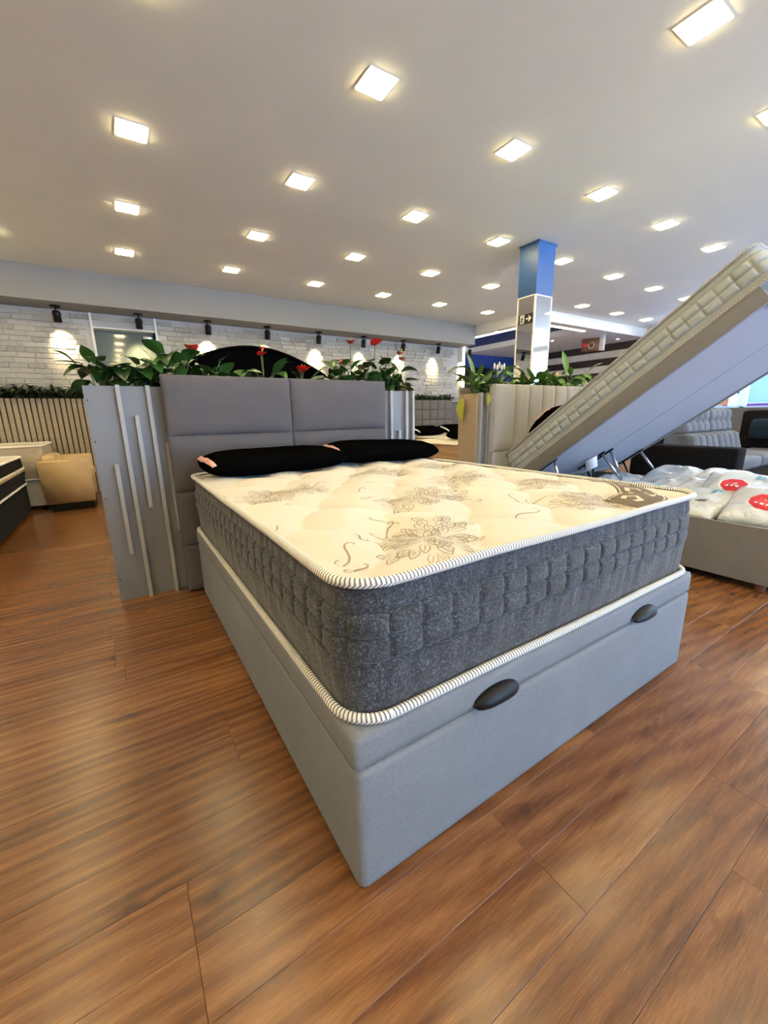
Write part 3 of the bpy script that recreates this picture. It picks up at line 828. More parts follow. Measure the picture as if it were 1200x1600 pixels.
# black arched headboard standing behind the planter
ar = thing('arched_headboard', 'black arched headboard rising behind the near planter', 'headboard', (.93, 3.20, 0))
poly = [(-.95, 0), (.95, 0), (.95, 1.18)]
for k in range(33):
    u = .95-1.9*k/32; poly.append((u, 1.18+.375*(cos(pi*u/1.9)**1.25 if abs(u) < .95 else 0)))
prism('board', poly, lambda u, v, q: (u, q, v), .05, 'black_velvet', ar)
tube('rim', [(u, -.004, v) for u, v in poly[2:]], .012, 'black_velvet', ar, 8)

# ---- leaves ------------------------------------------------------------------
def leaf_mesh(name, L, W, kind, droop, fold, mat, stem=.0, seg=7):
    """blade along +y from the origin, heart-shaped or lance-shaped, arching down"""
    vs, fs = [], []
    for i in range(seg+1):
        t = i/seg
        if kind == 'heart': wd = W*(sin(pi*min(1, t*.92+.10))**.75)*(1-.25*t) if t < 1 else 0
        elif kind == 'lance': wd = W*(sin(pi*(t**.8))**.85) if 0 < t < 1 else W*.04
        else: wd = W*(1-t)**.6*(.5+.5*min(1, t*4))
        y = L*t*(1-.18*droop*t); z = -droop*L*t*t*.55
        back = -.10*L if (kind == 'heart' and i == 0) else 0
        for s in (-1, -.5, 0, .5, 1):
            vs.append((s*wd/2, y+back*abs(s)+(.0), z+fold*abs(s)*wd*.5))
    for i in range(seg):
        for j in range(4): fs.append((i*5+j, i*5+j+1, (i+1)*5+j+1, (i+1)*5+j))
    me = bpy.data.meshes.new(name); me.from_pydata(vs, [], fs); me.materials.append(MAT[mat])
    me.polygons.foreach_set('use_smooth', [True]*len(me.polygons)); return me
HEART = [leaf_mesh('leaf', .15, .115, 'heart', d, f, 'leaf_dark') for d, f in ((.5, .25), (.9, .35), (.2, .15))]
LANCE = [leaf_mesh('leaf', .20, .070, 'lance', d, f, 'leaf_mid') for d, f in ((.5, .35), (.9, .4), (.2, .25))]
def put_leaf(me, parent, base, az, el, scale, stemh, roll=0):
    """petiole from base, blade at its end; blade pointing az, pitched el"""
    d = Vector((sin(az), cos(az), 0)); tip = Vector(base)+d*stemh*.45+Vector((0, 0, stemh*.9))
    o = bpy.data.objects.new('leaf', me); link(o, parent)
    o.location = tip; o.rotation_euler = Matrix.Rotation(-az, 3, 'Z').to_4x4().to_euler() ; 
    o.rotation_euler = (Matrix.Rotation(-az, 4, 'Z') @ Matrix.Rotation(el, 4, 'X') @ Matrix.Rotation(roll, 4, 'Y')).to_euler()
    o.scale = (scale,)*3
    return [Vector(base), Vector(base)+Vector((0, 0, stemh*.55))+d*stemh*.12, tip]
def stems_obj(name, curves, rad, mat, parent, n=5):
    vs, fs = [], []
    for c in curves:
        v, f, _ = tube_data(c, rad, n); b = len(vs); vs += v; fs += [tuple(b+i for i in q) for q in f]
    return mesh_obj(name, vs, fs, mat, parent, True)
def spathe(parent, base, top, az, mat, size=.075, tilt=.5):
    base, top = Vector(base), Vector(top)
    d = Vector((sin(az), cos(az), 0))
    tube('flower_stalk', [base, base*.45+top*.55+Vector((.006, 0, .01)), top], .0032, 'leaf_stem', parent, 5)
    vs, fs = [], []; ux = Vector((cos(az), -sin(az), 0)); uy = (d*cos(tilt)+Vector((0, 0, sin(tilt)))).normalized(); uz = ux.cross(uy)
    vs.append(top); N = 20
    for ring in (.5, 1):
        for k in range(N):
            a = 2*pi*k/N; r = (1+.25*cos(a))*(1-.35*exp(-((a-pi)/.45)**2))*size*.55*ring
            q = ux*(r*sin(a)*1.0)+uy*(r*cos(a)*1.15+size*.15); vs.append(top+q+uz*(.30*size*ring*(r*sin(a)/(size*.5))**2-.12*size*ring*cos(a)))
    for k in range(N):
        k2 = (k+1) % N; fs.append((0, 1+k, 1+k2)); fs.append((1+k, 1+N+k, 1+N+k2, 1+k2))
    f = mesh_obj('flower', vs, fs, mat, parent, True)
    tube('spadix', [top+uz*.004, top+uz*.018+uy*.02, top+uz*.028+uy*.045], [.005, .005, .002], 'spadix_yellow', f, 6)
PLR = random.Random(21)
def anthurium(label, x, y, n, hmin, hmax, flowers=(), spread=1.0, sc=1.0, mat=None, meshes=HEART, bias=None, zb=1.175, name='anthurium', cat='plant', group='anthuriums in the near planter'):
    t = thing(name, label, cat, (x, y, zb), 0, group); st = []
    for i in range(n):
        az = 2*pi*i/n*1.0+PLR.uniform(-.5, .5) if bias is None else bias+PLR.uniform(-1.5, 1.5)
        h = max(.10, PLR.uniform(hmin, hmax)*1.12); el = PLR.uniform(-.25, 1.0)
        st.append(put_leaf(PLR.choice(meshes), t, (PLR.uniform(-.03, .03), PLR.uniform(-.03, .03), 0), az, el, PLR.uniform(.62, 1.02)*sc, h*spread, PLR.uniform(-.4, .4)))
    stems_obj('stems', st, .003, 'leaf_stem', t)
    for fx, fz, mt, sz in flowers: spathe(t, (0, 0, 0), (fx-x, -.02, fz-zb), pi+PLR.uniform(-.9, .9), mt, sz*.92, PLR.uniform(.15, .7))
    return t
A = anthurium
A('leafy anthurium at the left end of the near planter, leaf reaching over brick', -.03, 2.90, 23, .06, .20, bias=None)
A('dense green anthurium spilling over the planter front left of the headboard', .10, 2.89, 23, .04, .15)
A('broad-leaved anthurium in front of the glass door', .19, 2.90, 23, .06, .21)
A('anthurium with one red flower left of the black arch', .36, 2.92, 19, .08, .26, [(.463, 1.465, 'spathe_red', .075)])
A('tall-leaved anthurium at the left slope of the arch', .56, 2.95, 18, .08, .23)
A('green anthurium before the left centre of the arch', .72, 2.90, 16, .05, .18)
A('thin anthurium with a red flower before the arch peak', .90, 2.93, 14, .07, .22, [(.896, 1.462, 'spathe_red', .06), (.905, 1.50, 'spathe_red', .045)])
A('anthurium with a big low red bloom peeking over the headboard', 1.15, 2.90, 16, .05, .15, [(1.182, 1.362, 'spathe_red', .09), (1.165, 1.375, 'spathe_red', .07)])
A('anthurium with a pink-red flower at the right end of the arch', 1.46, 2.92, 19, .08, .25, [(1.492, 1.432, 'spathe_red', .075)])
A('tall anthurium with one high red flower, left of the pair', 1.60, 2.95, 22, .10, .29, [(1.60, 1.590, 'spathe_red', .07)])
A('tall anthurium with one large high red flower, right of the pair', 1.78, 2.93, 23, .10, .30, [(1.812, 1.590, 'spathe_red', .095)])
A('anthurium with two small pink flowers near the planter right end', 1.90, 2.89, 26, .05, .27, [(2.02, 1.53, 'spathe_pink', .055), (2.045, 1.485, 'spathe_pink', .06)])
A('anthurium drooping over the right end of the near planter', 1.99, 2.89, 22, .03, .17)

def lily(label, x, n, hmin, hmax, extra=None, y=2.94, sc=1.0, meshes=LANCE):
    return anthurium(label, x, y, n, hmin, hmax, (), 1.0, sc, None, meshes, None, 1.185, 'peace_lily', 'plant', 'peace lilies in the far planter')
t = lily('peace lily at the left end with one leaf arching out', 2.97, 18, .05, .22)
o = put_leaf(LANCE[1], t, (0, 0, .05), -1.5, .3, 1.25, .25)
stems_obj('stems', [o], .003, 'leaf_stem', t)
t = lily('peace lily with one tall upright leaf beside the blue wall', 3.02, 13, .05, .18)
put_leaf(LANCE[2], t, (0, 0, .06), -.3, 1.35, 1.35, .16)
t = lily('peace lily with a row of slim white buds', 3.26, 24, .08, .24)
for k, (dx, dz) in enumerate(((-.07, .31), (-.03, .30), (.0, .325), (.035, .30), (.07, .315))):
    lathe('bud', [(.002, -.03), (.007, -.02), (.010, .0), (.008, .02), (.002, .032)], 'petal_white', t, 8, (dx, -.02, dz)); tube('flower_stalk', [(dx*.3, 0, 0), (dx, -.02, dz-.03)], .0025, 'leaf_stem', t, 5)
t = lily('low bushy lily with white-edged blossoms', 3.42, 22, .03, .13)
for k in range(9): lathe('blossom', [(.002, -.008), (.014, 0), (.010, .008), (.002, .012)], 'petal_white', t, 7, (PLR.uniform(-.14, .12), PLR.uniform(-.10, -.02), PLR.uniform(.10, .17)))
lily('peace lily at the foot of the mirrored column', 3.62, 21, .06, .20)
t = lily('peace lily with broad upright leaves right of the column foot', 3.84, 22, .10, .25, sc=1.15)
for dx, dz in ((-.10, .22), (.03, .235)): lathe('orange_bract', [(.003, -.035), (.012, -.015), (.014, .005), (.004, .035)], 'petal_orange', t, 8, (dx, -.06, dz))
t = lily('peace lily with an orange bract, middle of the far planter', 4.08, 21, .08, .22)
for dx, dz in ((.05, .25),): lathe('orange_bract', [(.003, -.04), (.016, -.015), (.018, .005), (.004, .04)], 'petal_orange', t, 8, (dx, -.06, dz))
lily('spreading peace lily left of the raised mattress', 4.30, 22, .08, .22)
t = lily('tall peace lily touching the raised mattress edge', 4.52, 19, .12, .30, sc=1.15)
put_leaf(LANCE[2], t, (0, 0, .1), .2, 1.35, 1.4, .24)
lily('peace lily mostly hidden by the raised mattress', 4.75, 15, .08, .2)
for lx, lb in ((3.12, 'small leafy lily between the tall leaf and the white buds'), (3.52, 'low leafy lily just left of the column foot'), (3.74, 'small leafy lily just right of the column foot'), (3.96, 'low lily between the broad-leaved and orange-bract lilies'), (4.20, 'small dark lily right of the orange bract'), (4.42, 'low lily left of the tallest upright leaf')):
    lily(lb, lx, 14, .05, .15, y=2.91)
# yellowing leaves hanging over the planter end
def hang_leaf(label, loc, az, s):
    t = thing('hanging_leaf', label, 'leaf', loc); me = leaf_mesh('blade', .16, .075, 'lance', .3, .3, 'leaf_yellow'); o = bpy.data.objects.new('blade', me); link(o, t)
    o.rotation_euler = (Matrix.Rotation(-az, 4, 'Z') @ Matrix.Rotation(R(-80), 4, 'X')).to_euler(); o.scale = (s,)*3
    tube('stalk', [(0, 0, 0), (0, .02, .05), (0, .06, .07)], .0025, 'leaf_stem', t, 5)
hang_leaf('yellow-green leaf hanging over the front edge of the far planter', (2.96, 2.775, 1.235), pi, .75)
hang_leaf('long yellow leaf hanging down the left end of the far planter', (2.855, 3.0, 1.20), -pi/2, 1.5)

# ================================================================== RAISED BED
RX0, RX1 = 3.02, 4.60; RCX = (RX0+RX1)/2
b2 = thing('bed_base', 'open taupe storage base full of wrapped pillows, lid raised', 'bed base', (RCX, 1.60, 0))
fw = .79; y0, y1 = -1.03, 1.02
boxes('box', [((-fw, y0, .052), (-fw+.03, y1, .385)), ((fw-.03, y0, .052), (fw, y1, .385)), ((-fw+.03, y0, .052), (fw-.03, y0+.03, .385)), ((-fw+.03, y1-.03, .052), (fw-.03, y1, .385)), ((-.015, y0+.03, .052), (.015, y1-.03, .36)), ((-fw+.03, y0+.03, .052), (-.015, y1-.03, .07)), ((.015, y0+.03, .052), (fw-.03, y1-.03, .07))], 'bed_linen', b2)
for sx in (-1, 1):
    for yy in (y0+.10, 0, y1-.10):
        lathe('foot', [(.022, 0), (.026, .006), (.03, .045), (.03, .052)], 'foot_wood', b2, 12, (sx*.735, yy, 0))
# lid: local frame, origin at rear lower edge, +v runs up the slope towards the foot
TA = R(37.8)
piv = Vector((RCX, 2.40, .418))
lidm = Matrix.Translation(piv) @ Matrix.Rotation(-TA, 4, 'X')     # local -y points up the slope
LL = 1.96
lid2 = boxes('lid', [((-fw, -LL, 0), (-fw+.035, 0, .098)), ((fw-.035, -LL, 0), (fw, 0, .098)), ((-fw+.035, -LL, 0), (fw-.035, -LL+.035, .098)), ((-fw+.035, -.035, 0), (fw-.035, 0, .098))], 'bed_linen', b2, .004)
lid2.matrix_local = Matrix.Translation(-Vector((RCX, 1.60, 0))) @ lidm
box('lid_board', (-fw+.03, -LL+.03, .012), (-.004, -.03, .03), 'lid_white', lid2); box('lid_board', (.004, -LL+.03, .012), (fw-.03, -.03, .03), 'lid_white', lid2)
m2 = thing('mattress', 'pale grey checker-quilted mattress tilted up on the raised lid', 'mattress')
m2.matrix_world = lidm @ Matrix.Translation((0, -1.02, .10))
make_border('border', 1.56, 2.06, .215, .06, 'mattress_grey', m2, (.050, .107, .164), .093, ds=.007, dz=.005, puff=.011, wrinkle=.002, seed=9)
zf2 = top_shape(1.56, 2.06, .215)
make_top('top_panel', 1.55, 2.05, .06, zf2, 'cream_top', m2, (50, 60))
piping(1.568, 2.068, .062, .212, .009, 'cord_grey', m2); piping(1.568, 2.068, .062, .006, .009, 'cord_grey', m2); underside(1.56, 2.06, .06, .003, 'bed_linen', m2)
# lift hardware: bracket on the lid, gas strut down into the box
BI = b2.matrix_world.inverted() if False else Matrix.Translation(-Vector((RCX, 1.60, 0)))
def L2W(x, v, w_): return lidm @ Vector((x-RCX, -v, w_))
def gas(x, v, base_y, base_z):
    a = L2W(x, v, .004); b = Vector((x, base_y, base_z)); o0 = Vector((RCX, 1.60, 0))
    tube('lid_arm', [L2W(x, v-.28, .006)-o0, L2W(x, v+.03, .006)-o0], .010, 'black_metal', b2, 6)
    tube('hinge_link', [L2W(x, v-.20, .0)-o0, Vector((x, base_y+.32, base_z))-o0], .010, 'black_metal', b2, 6)
    m = a.lerp(b, .55)
    g = tube('gas_strut', [a-o0, m-o0], .0125, 'steel', b2, 10); tube('rod', [m-o0, b-o0], .006, 'steel', g, 8)
    lathe('ball_joint', [(.004, -.014), (.014, -.008), (.016, 0), (.014, .008), (.004, .014)], 'black_metal', b2, 10, tuple(a-o0))
gas(3.075, .38, 2.00, .36); gas(3.77, .40, 1.80, .34); gas(3.85, .44, 1.86, .34); gas(4.545, .36, 1.86, .34)
t = thing('paper_tag', 'white paper tag hanging under the raised lid', 'tag', tuple(L2W(3.66, .30, -.002)))
vs = []; fs = []
for j in range(6):
    for i in range(2): vs.append((-.02+.055*i*1.0+.0, -.075*i-.006*j*j*.1, -.020*j+.0*i+.055*i))
for j in range(5): fs.append((2*j, 2*j+1, 2*j+3, 2*j+2))
o = mesh_obj('sheet', vs, fs, 'tag_paper', t, True); o.modifiers.new('t', 'SOLIDIFY').thickness = .0008

# headboard of the raised bed: vertical channels
h2 = thing('headboard', 'cream channel-tufted headboard of the raised bed', 'headboard', (0, 2.70, 0))
box('back_board', (2.985, .05, 0), (4.93, .083, 1.30), 'headboard_cream', h2, .006)
box('lower_panel', (2.99, .004, .01), (4.93, .05, .69), 'headboard_cream', h2, .01)
xs = [2.985, 3.265, 3.47, 3.675, 3.88, 4.085, 4.29, 4.495, 4.70, 4.93]
for a, b in zip(xs[:-1], xs[1:]): soft_panel('channel', a+.001, b-.001, .69, 1.315, .012, .04, 'headboard_cream', h2, .024, 8, .02)
p = pillow('pillow', 'black pillow with pink ribbon sliding against the cream headboard', (0, 0, 0), (0, 0, 0), .50, .36, .13, 'black_velvet', 'pink_satin')
p.matrix_world = lidm @ Matrix.Translation((-.40, -.42, .338)) @ Matrix.Rotation(R(-12), 4, 'Z')

# packaged pillows inside the base
PK = random.Random(4)
def pack(label, x, y, z, rot, w_=.52, d_=.36, h_=.15, print_=True):
    t = thing('packaged_pillow', label, 'packaged pillow', (x, y, z), 0, 'plastic-wrapped pillows in the open base'); t.rotation_euler = rot
    n = 26; vs, fs, idx = [], [], {}
    def zt(u, v):
        e = max(0, (1-abs(u)**4))*max(0, (1-abs(v)**4)); k = e**.45
        return h_*.5*k+.022*k*noise.noise((u*3+x*7, v*3.5, y*9))+.010*k*abs(noise.noise((u*8+v*5, v*8-u*3, y*5)))
    for sg in (1, -1):
        for j in range(n+1):
            for i in range(n+1):
                u = sin(pi/2*(-1+2*i/n)); v = sin(pi/2*(-1+2*j/n))
                if sg == -1 and (i in (0, n) or j in (0, n)): idx[sg, i, j] = idx[1, i, j]; continue
                idx[sg, i, j] = len(vs); vs.append((u*w_/2, v*d_/2, h_*.5+sg*zt(u, v)))
        for j in range(n):
            for i in range(n):
                q = [idx[sg, i, j], idx[sg, i+1, j], idx[sg, i+1, j+1], idx[sg, i, j+1]]; fs.append(tuple(q if sg > 0 else q[::-1]))
    mesh_obj('wrap', vs, fs, 'clear_plastic', t, True)
    def patch(name, pts, mat, up, par):
        # fan patch following the pack top
        c = (sum(a for a, b in pts)/len(pts), sum(b for a, b in pts)/len(pts)); v_ = []; f_ = []
        for r_ in (0, .25, .5, .75, 1):
            for a, b in pts:
                u, v = c[0]+(a-c[0])*r_, c[1]+(b-c[1])*r_; v_.append((u*w_/2, v*d_/2, h_*.5+zt(u, v)+up))
        m = len(pts)
        for q in range(4):
            for k in range(m): k2 = (k+1) % m; f_.append((q*m+k, (q+1)*m+k, (q+1)*m+k2, q*m+k2))
        return mesh_obj(name, v_, f_, mat, par, True)
    if print_:
        lab = patch('printed_label', [(-.55, -.80), (.0, -.82), (.75, -.80), (.80, .1), (.75, .75), (0, .78), (-.5, .75), (-.6, 0)], 'pack_label', .002, t)
        oc = [(-.18+.34*cos(pi/8+k*pi/4), -.28+.40*sin(pi/8+k*pi/4)) for k in range(8)]
        patch('octagon_rim', [(-.18+.40*cos(pi/8+k*pi/4), -.28+.47*sin(pi/8+k*pi/4)) for k in range(8)], 'sign_white', .004, lab)
        patch('octagon', oc, 'pack_red', .009, lab)
        for k in range(3): patch('white_mark', [(-.36+.12*k, -.50), (-.29+.12*k, -.50), (-.29+.12*k, -.40), (-.36+.12*k, -.40)], 'sign_white', .012, lab)
        for k in range(3): patch('blue_mark', [(.22+.14*k, .30), (.32+.14*k, .30), (.36+.14*k, .56), (.26+.14*k, .56)], 'pack_blue', .005, lab)
        patch('grey_mark', [(.2, -.4), (.6, -.4), (.6, -.28), (.2, -.28)], 'panel_grey', .005, lab)
    return t
z_ = .33
# print reads upward as seen from the camera's side of the base
def prot(tx, ty, rz): return (R(tx), R(ty), R(rz))
pack('wrapped pillow with a large red octagon, nearest at the picture edge', 3.33, .74, .375, prot(20, 3, -84), .44, .42, .15)
pack('wrapped pillow with a small part of its red octagon showing by the base rim', 3.31, 1.13, .350, prot(16, -4, -100), .40, .40, .13)
pack('wrapped pillow tilted up with a clear red octagon, behind the nearest one', 3.60, .98, .425, prot(24, 3, -82), .44, .38, .15)
pack('wrapped pillow with pale blue print beside the mattress corner', 3.31, 1.50, .345, prot(16, 3, -92), .36, .40, .13)
pack('plain wrapped pillow in the middle of the open base', 3.60, 1.38, .38, prot(18, -4, -95), .38, .36, .13, False)
pack('wrapped pillow with lilac sheen at the back left of the base', 3.40, 1.82, .31, prot(0, 6, -95), .36, .46, .13, False)
pack('wrapped pillow with speckled blue print beneath the raised lid', 4.12, 1.62, .385, prot(18, 0, -95), .38, .40, .15, False)
pack('wrapped pillow with frosted blue print near the sofa arm', 4.12, 1.25, .385, prot(18, 2, -88), .38, .40, .15, False)
pack('wrapped pillow at the far right of the open base', 4.16, .85, .38, prot(16, 0, -90), .40, .40, .14, False)
pack('wrapped pillow under the lid struts', 4.00, 1.98, .32, prot(0, 6, -90), .34, .50, .13, False)

# ================================================================== SOFAS ON THE RIGHT
def channel_cushion(name, x0, x1, z0, z1, y0, th, mat, parent, ch=4, waist=.5, puff=.05, lean=0.0, xdir=False):
    """cushion facing -y with puffy vertical channels pinched at a waist line"""
    n, m = ch*10, 22; vs, fs = [], []; W_ = x1-x0; H_ = z1-z0
    def pt(u, v, d):
        y = y0-d+lean*v*H_; x = x0+W_*u; z = z0+H_*v
        return (x, y, z)
    for j in range(m+1):
        v = j/m
        for i in range(n+1):
            u = i/n; uu = u+.012*sin(2*pi*v*1.0)*0; c = (uu*ch) % 1
            lobe = (1-abs(2*c-1)**2.5)**.5 if 0 < c < 1 else 0
            wv = .55+.45*(1-exp(-((v-waist)/.10)**2))
            e = min(1, min(v, 1-v)/.10)**.5*min(1, min(u, 1-u)/.03)**.5
            vs.append(pt(u, v, puff*(.35+.65*lobe*wv)*e))
    w_ = n+1
    for j in range(m):
        for i in range(n): fs.append((j*w_+i, j*w_+i+1, (j+1)*w_+i+1, (j+1)*w_+i))
    rim = list(range(w_))+[j*w_+n for j in range(1, m+1)]+[m*w_+i for i in range(n-1, -1, -1)]+[j*w_ for j in range(m-1, 0, -1)]
    b = len(vs)
    for r_ in rim: x, y, z = vs[r_]; vs.append((x, y+th, z))
    k = len(rim)
    for i in range(k): fs.append((rim[(i+1) % k], rim[i], b+i, b+(i+1) % k))
    fs.append(tuple(b+i for i in range(k)))
    o = mesh_obj(name, vs, fs, mat, parent, True)
    for q in range(1, ch):
        u = q/ch
        tube('channel_seam', [(x0+W_*u, y0-puff*.52+lean*H_*(t/8)-.004, z0+H_*(.04+.92*t/8)) for t in range(9)], .010, 'stitch_line', o, 5)
    tube('waist_seam', [(x0+W_*(.03+.94*t/8), y0-puff*.62+lean*H_*waist, z0+H_*waist) for t in range(9)], .004, 'stitch_line', o, 5)
    return o
s1 = thing('sofa', 'charcoal sofa with silver channel-tufted cushions right of the raised bed', 'sofa', (0, 0, 0))
box('plinth', (5.56, 1.66, 0), (7.18, 2.60, .10), 'black_plastic', s1)
box('seat_base', (5.52, 1.62, .10), (7.22, 2.62, .36), 'sofa_charcoal', s1, .02)
box('arm', (5.47, 1.58, .10), (5.73, 2.66, .640), 'sofa_charcoal', s1, .03, 3)
box('back', (5.5, 2.42, .10), (7.22, 2.66, 1.00), 'sofa_charcoal', s1, .04, 3)
for a, b in ((5.76, 6.47), (6.49, 7.20)):
    channel_cushion('back_cushion', a, b, .76, 1.055, 2.24, .20, 'sofa_silver', s1, 4, .5, .06, .15)
    channel_cushion('lumbar_cushion', a, b, .40, .765, 2.10, .30, 'sofa_silver', s1, 4, .02, .10, .30)
    box('seat_cushion', (a, 1.62, .36), (b, 2.12, .50), 'sofa_silver', s1, .04, 3)
s2 = thing('sofa', 'dark sofa with pale seat at the right picture edge under the window', 'sofa', (0, 0, 0))
box('plinth', (7.42, .22, 0), (8.75, 2.25, .08), 'black_plastic', s2)
box('seat_base', (7.36, .15, .08), (8.8, 2.30, .37), 'black_velvet', s2, .02)
box('seat_cushion', (7.34, .20, .37), (8.35, 2.26, .455), 'sofa_silver', s2, .03, 3)
box('back', (8.34, .15, .30), (8.8, 2.45, 1.02), 'sofa_charcoal', s2, .05, 3)
box('lower_back', (8.26, .20, .455), (8.36, 2.40, .62), 'sofa_charcoal', s2, .03, 3)
t = pillow('cushion', 'wide dark teal cushion on the dark sofa at the right edge', (8.22, 1.75, .74), (0, R(-82), 0), .30, 1.05, .14, 'teal_velvet', cat='cushion')
# dark sofa glimpsed under the lid
s3 = thing('ottoman', 'black padded stool glimpsed between the lifted lid and the sofa', 'ottoman', (5.2, 2.98, 0))
box('seat', (-.30, -.26, .36), (.30, .26, .56), 'black_velvet', s3, .05, 3)
for sx in (-1, 1):
    for sy in (-1, 1): tube('leg', [(sx*.24, sy*.2, .36), (sx*.26, sy*.22, 0)], .018, 'black_metal', s3, 8)

# ================================================================== COLUMN WITH MIRRORS
c = thing('column', 'square column with blue top and mirrored sides', 'column', (0, 0, 0))
CX0, CX1, CY0, CY1 = 4.425, 4.745, 3.455, 3.720
box('shaft', (CX0+.012, CY0+.012, 0), (CX1-.012, CY1-.012, 3.0), 'column_blue', c)
box('blue_cladding', (CX0, CY0, 2.42), (CX1, CY1, 2.992), 'column_blue', c)
box('cap', (CX0-.012, CY0-.012, 2.985), (CX1+.012, CY1+.012, 2.9995), 'column_blue', c)
box('mirror_panel', (CX0+.002, CY0+.012, .05), (CX0+.012, CY1-.012, 2.42), 'mirror', c)
box('mirror_panel', (CX0+.012, CY0+.002, .05), (CX1-.012, CY0+.012, 2.42), 'mirror', c)
for x, y in ((CX0, CY0), (CX1-.016, CY0), (CX0, CY1-.016)): box('corner_trim', (x-.001, y-.001, 0), (x+.017, y+.017, 2.425), 'trim_white', c)
box('joint_trim', (CX0-.001, CY0+.012, 2.415), (CX0+.004, CY1-.012, 2.427), 'trim_white', c)
box('joint_trim', (CX0+.012, CY0-.001, 2.415), (CX1-.012, CY0+.004, 2.427), 'trim_white', c)
e = thing('exit_sign', 'black exit sign with running figure and right arrow on the column', 'sign', (CX0, 3.577, 2.167))
def SG(u, v, q): return (-.001-q, -u, v)        # u to the viewer's right
prism('plate', [(-.105, -.056), (.105, -.056), (.105, .056), (-.105, .056)], SG, .004, 'sign_black', e)
prism('door_field', [(-.082, -.048), (-.022, -.048), (-.022, .050), (-.082, .050)], SG, .0055, 'sign_white', e)
def sgs(name, pts, wd, mat, up):
    for a, b in zip(pts[:-1], pts[1:]):
        d = Vector((b[0]-a[0], b[1]-a[1])); d.normalize(); n_ = Vector((-d.y, d.x))*wd/2; ex = d*wd*.3
        pa = Vector(a)-ex; pb = Vector(b)+ex
        prism(name, [tuple(pa+n_), tuple(pb+n_), tuple(pb-n_), tuple(pa-n_)], SG, up, mat, e)
sgs('figure', [(-.052, .014), (-.056, -.012), (-.066, -.030), (-.080, -.030)], .012, 'sign_black', .007)
sgs('figure', [(-.056, -.012), (-.044, -.026), (-.040, -.044)], .010, 'sign_black', .0072)
sgs('figure', [(-.068, -.004), (-.062, .014), (-.046, .012), (-.036, .0)], .008, 'sign_black', .0074)
prism('figure', [(-.046+.009*cos(k*pi/6), .030+.009*sin(k*pi/6)) for k in range(12)], SG, .007, 'sign_black', e)
prism('arrow', [(.004, -.008), (.055, -.008), (.036, -.032), (.052, -.032), (.085, .0), (.052, .032), (.036, .032), (.055, .008), (.004, .008)], SG, .006, 'sign_white', e)

# dark screen on the blue wall, behind the lilies
t = thing('wall_screen', 'dark flat panel on the blue far wall', 'screen', (0, 0, 0))
box('panel', (8.35, 9.56, 1.4), (10.3, 9.598, 2.42), 'sign_black', t, .004); box('upper_edge', (8.35, 9.545, 2.42), (10.3, 9.598, 2.44), 'column_blue', t)
# packaged blanket hanging from the dropped ceiling
t = thing('packaged_blanket', 'clear bag with a brown and red printed blanket hanging before the striped wall', 'packaged blanket', (10.0, 6.05, 2.62))
def bag(name, a0, a1, z0, z1, th, mat, par, up=0):
    n = 8; vs, fs = [], []
    for sg in (-1, 1):
        for j in range(n+1):
            for i in range(n+1):
                u = -1+2*i/n; v = -1+2*j/n; k = ((1-u**4)*(1-v**4))**.5
                vs.append((sg*(th*k+up*.5), a0+(a1-a0)*i/n, z0+(z1-z0)*j/n+.012*u))
    w_ = n+1; B = w_*w_
    for j in range(n):
        for i in range(n):
            q = (j*w_+i, j*w_+i+1, (j+1)*w_+i+1, (j+1)*w_+i); fs.append(q[::-1]); fs.append(tuple(B+x for x in q))
    return mesh_obj(name, vs, fs, mat, par, True)
bag('blanket', -.16, .30, -.15, .15, .05, 'pack_brown', t); bag('clear_side', -.30, -.155, -.17, .18, .03, 'clear_plastic', t); bag('red_print', .06, .28, -.06, .05, .055, 'pack_red', t, .002)
tube('ring_print', [(-.065, .0+.07*cos(a*pi/8), -.03+.07*sin(a*pi/8)) for a in range(16)], .008, 'band_letter', t, 6, True)
for yy in (-.25, .26): tube('cord', [(0, yy, .14), (0, yy, .179)], .003, 'white_thread', t, 5)

# ================================================================== FAR BEDS AND DIVIDERS
def simple_mattress(name, label, x0, x1, y0, y1, z0, h, side, top, rows=None, r=.07, group=None, pipe='white_thread', cell=.16):
    t = thing(name, label, 'mattress', ((x0+x1)/2, (y0+y1)/2, z0), 0, group); sx, sy = x1-x0, y1-y0
    make_border('border', sx-.01, sy-.01, h, r, side, t, rows or (h*.35, h*.65), cell, ds=.03, dz=.012, puff=.008, wrinkle=.002)
    zf = top_shape(sx, sy, h, .006); make_top('top_panel', sx-.008, sy-.008, r, zf, top, t, (24, 28))
    piping(sx, sy, r, h-.002, .011, pipe, t, 0, .05); piping(sx, sy, r, .008, .011, pipe, t, 0, .05)
    return t
def simple_base(label, x0, x1, y0, y1, z1, mat, feet=.03):
    t = thing('bed_base', label, 'bed base', ((x0+x1)/2, (y0+y1)/2, 0)); rbox('box', x1-x0, y1-y0, feet, z1, .025, mat, t)
    for sx in (-1, 1):
        for sy in (-1, 1): lathe('foot', [(.03, 0), (.03, feet+.004)], 'black_plastic', t, 10, (sx*((x1-x0)/2-.08), sy*((y1-y0)/2-.08), 0))
    return t
simple_base('tan bed base glimpsed between the two planters', 3.58, 5.48, 3.77, 4.93, .36, 'tan_knit')
simple_mattress('mattress', 'tan-sided cream mattress glimpsed between the two planters', 3.58, 5.48, 3.77, 4.93, .365, .30, 'tan_knit', 'cream_top', (.08, .15, .22), cell=2.0)
simple_base('cream bed base in front of the square-tufted headboard', 4.76, 6.34, 4.98, 6.86, .33, 'beige_knit')
simple_mattress('mattress', 'cream mattress in front of the square-tufted headboard', 4.76, 6.34, 4.98, 6.86, .335, .29, 'beige_knit', 'cream_top')
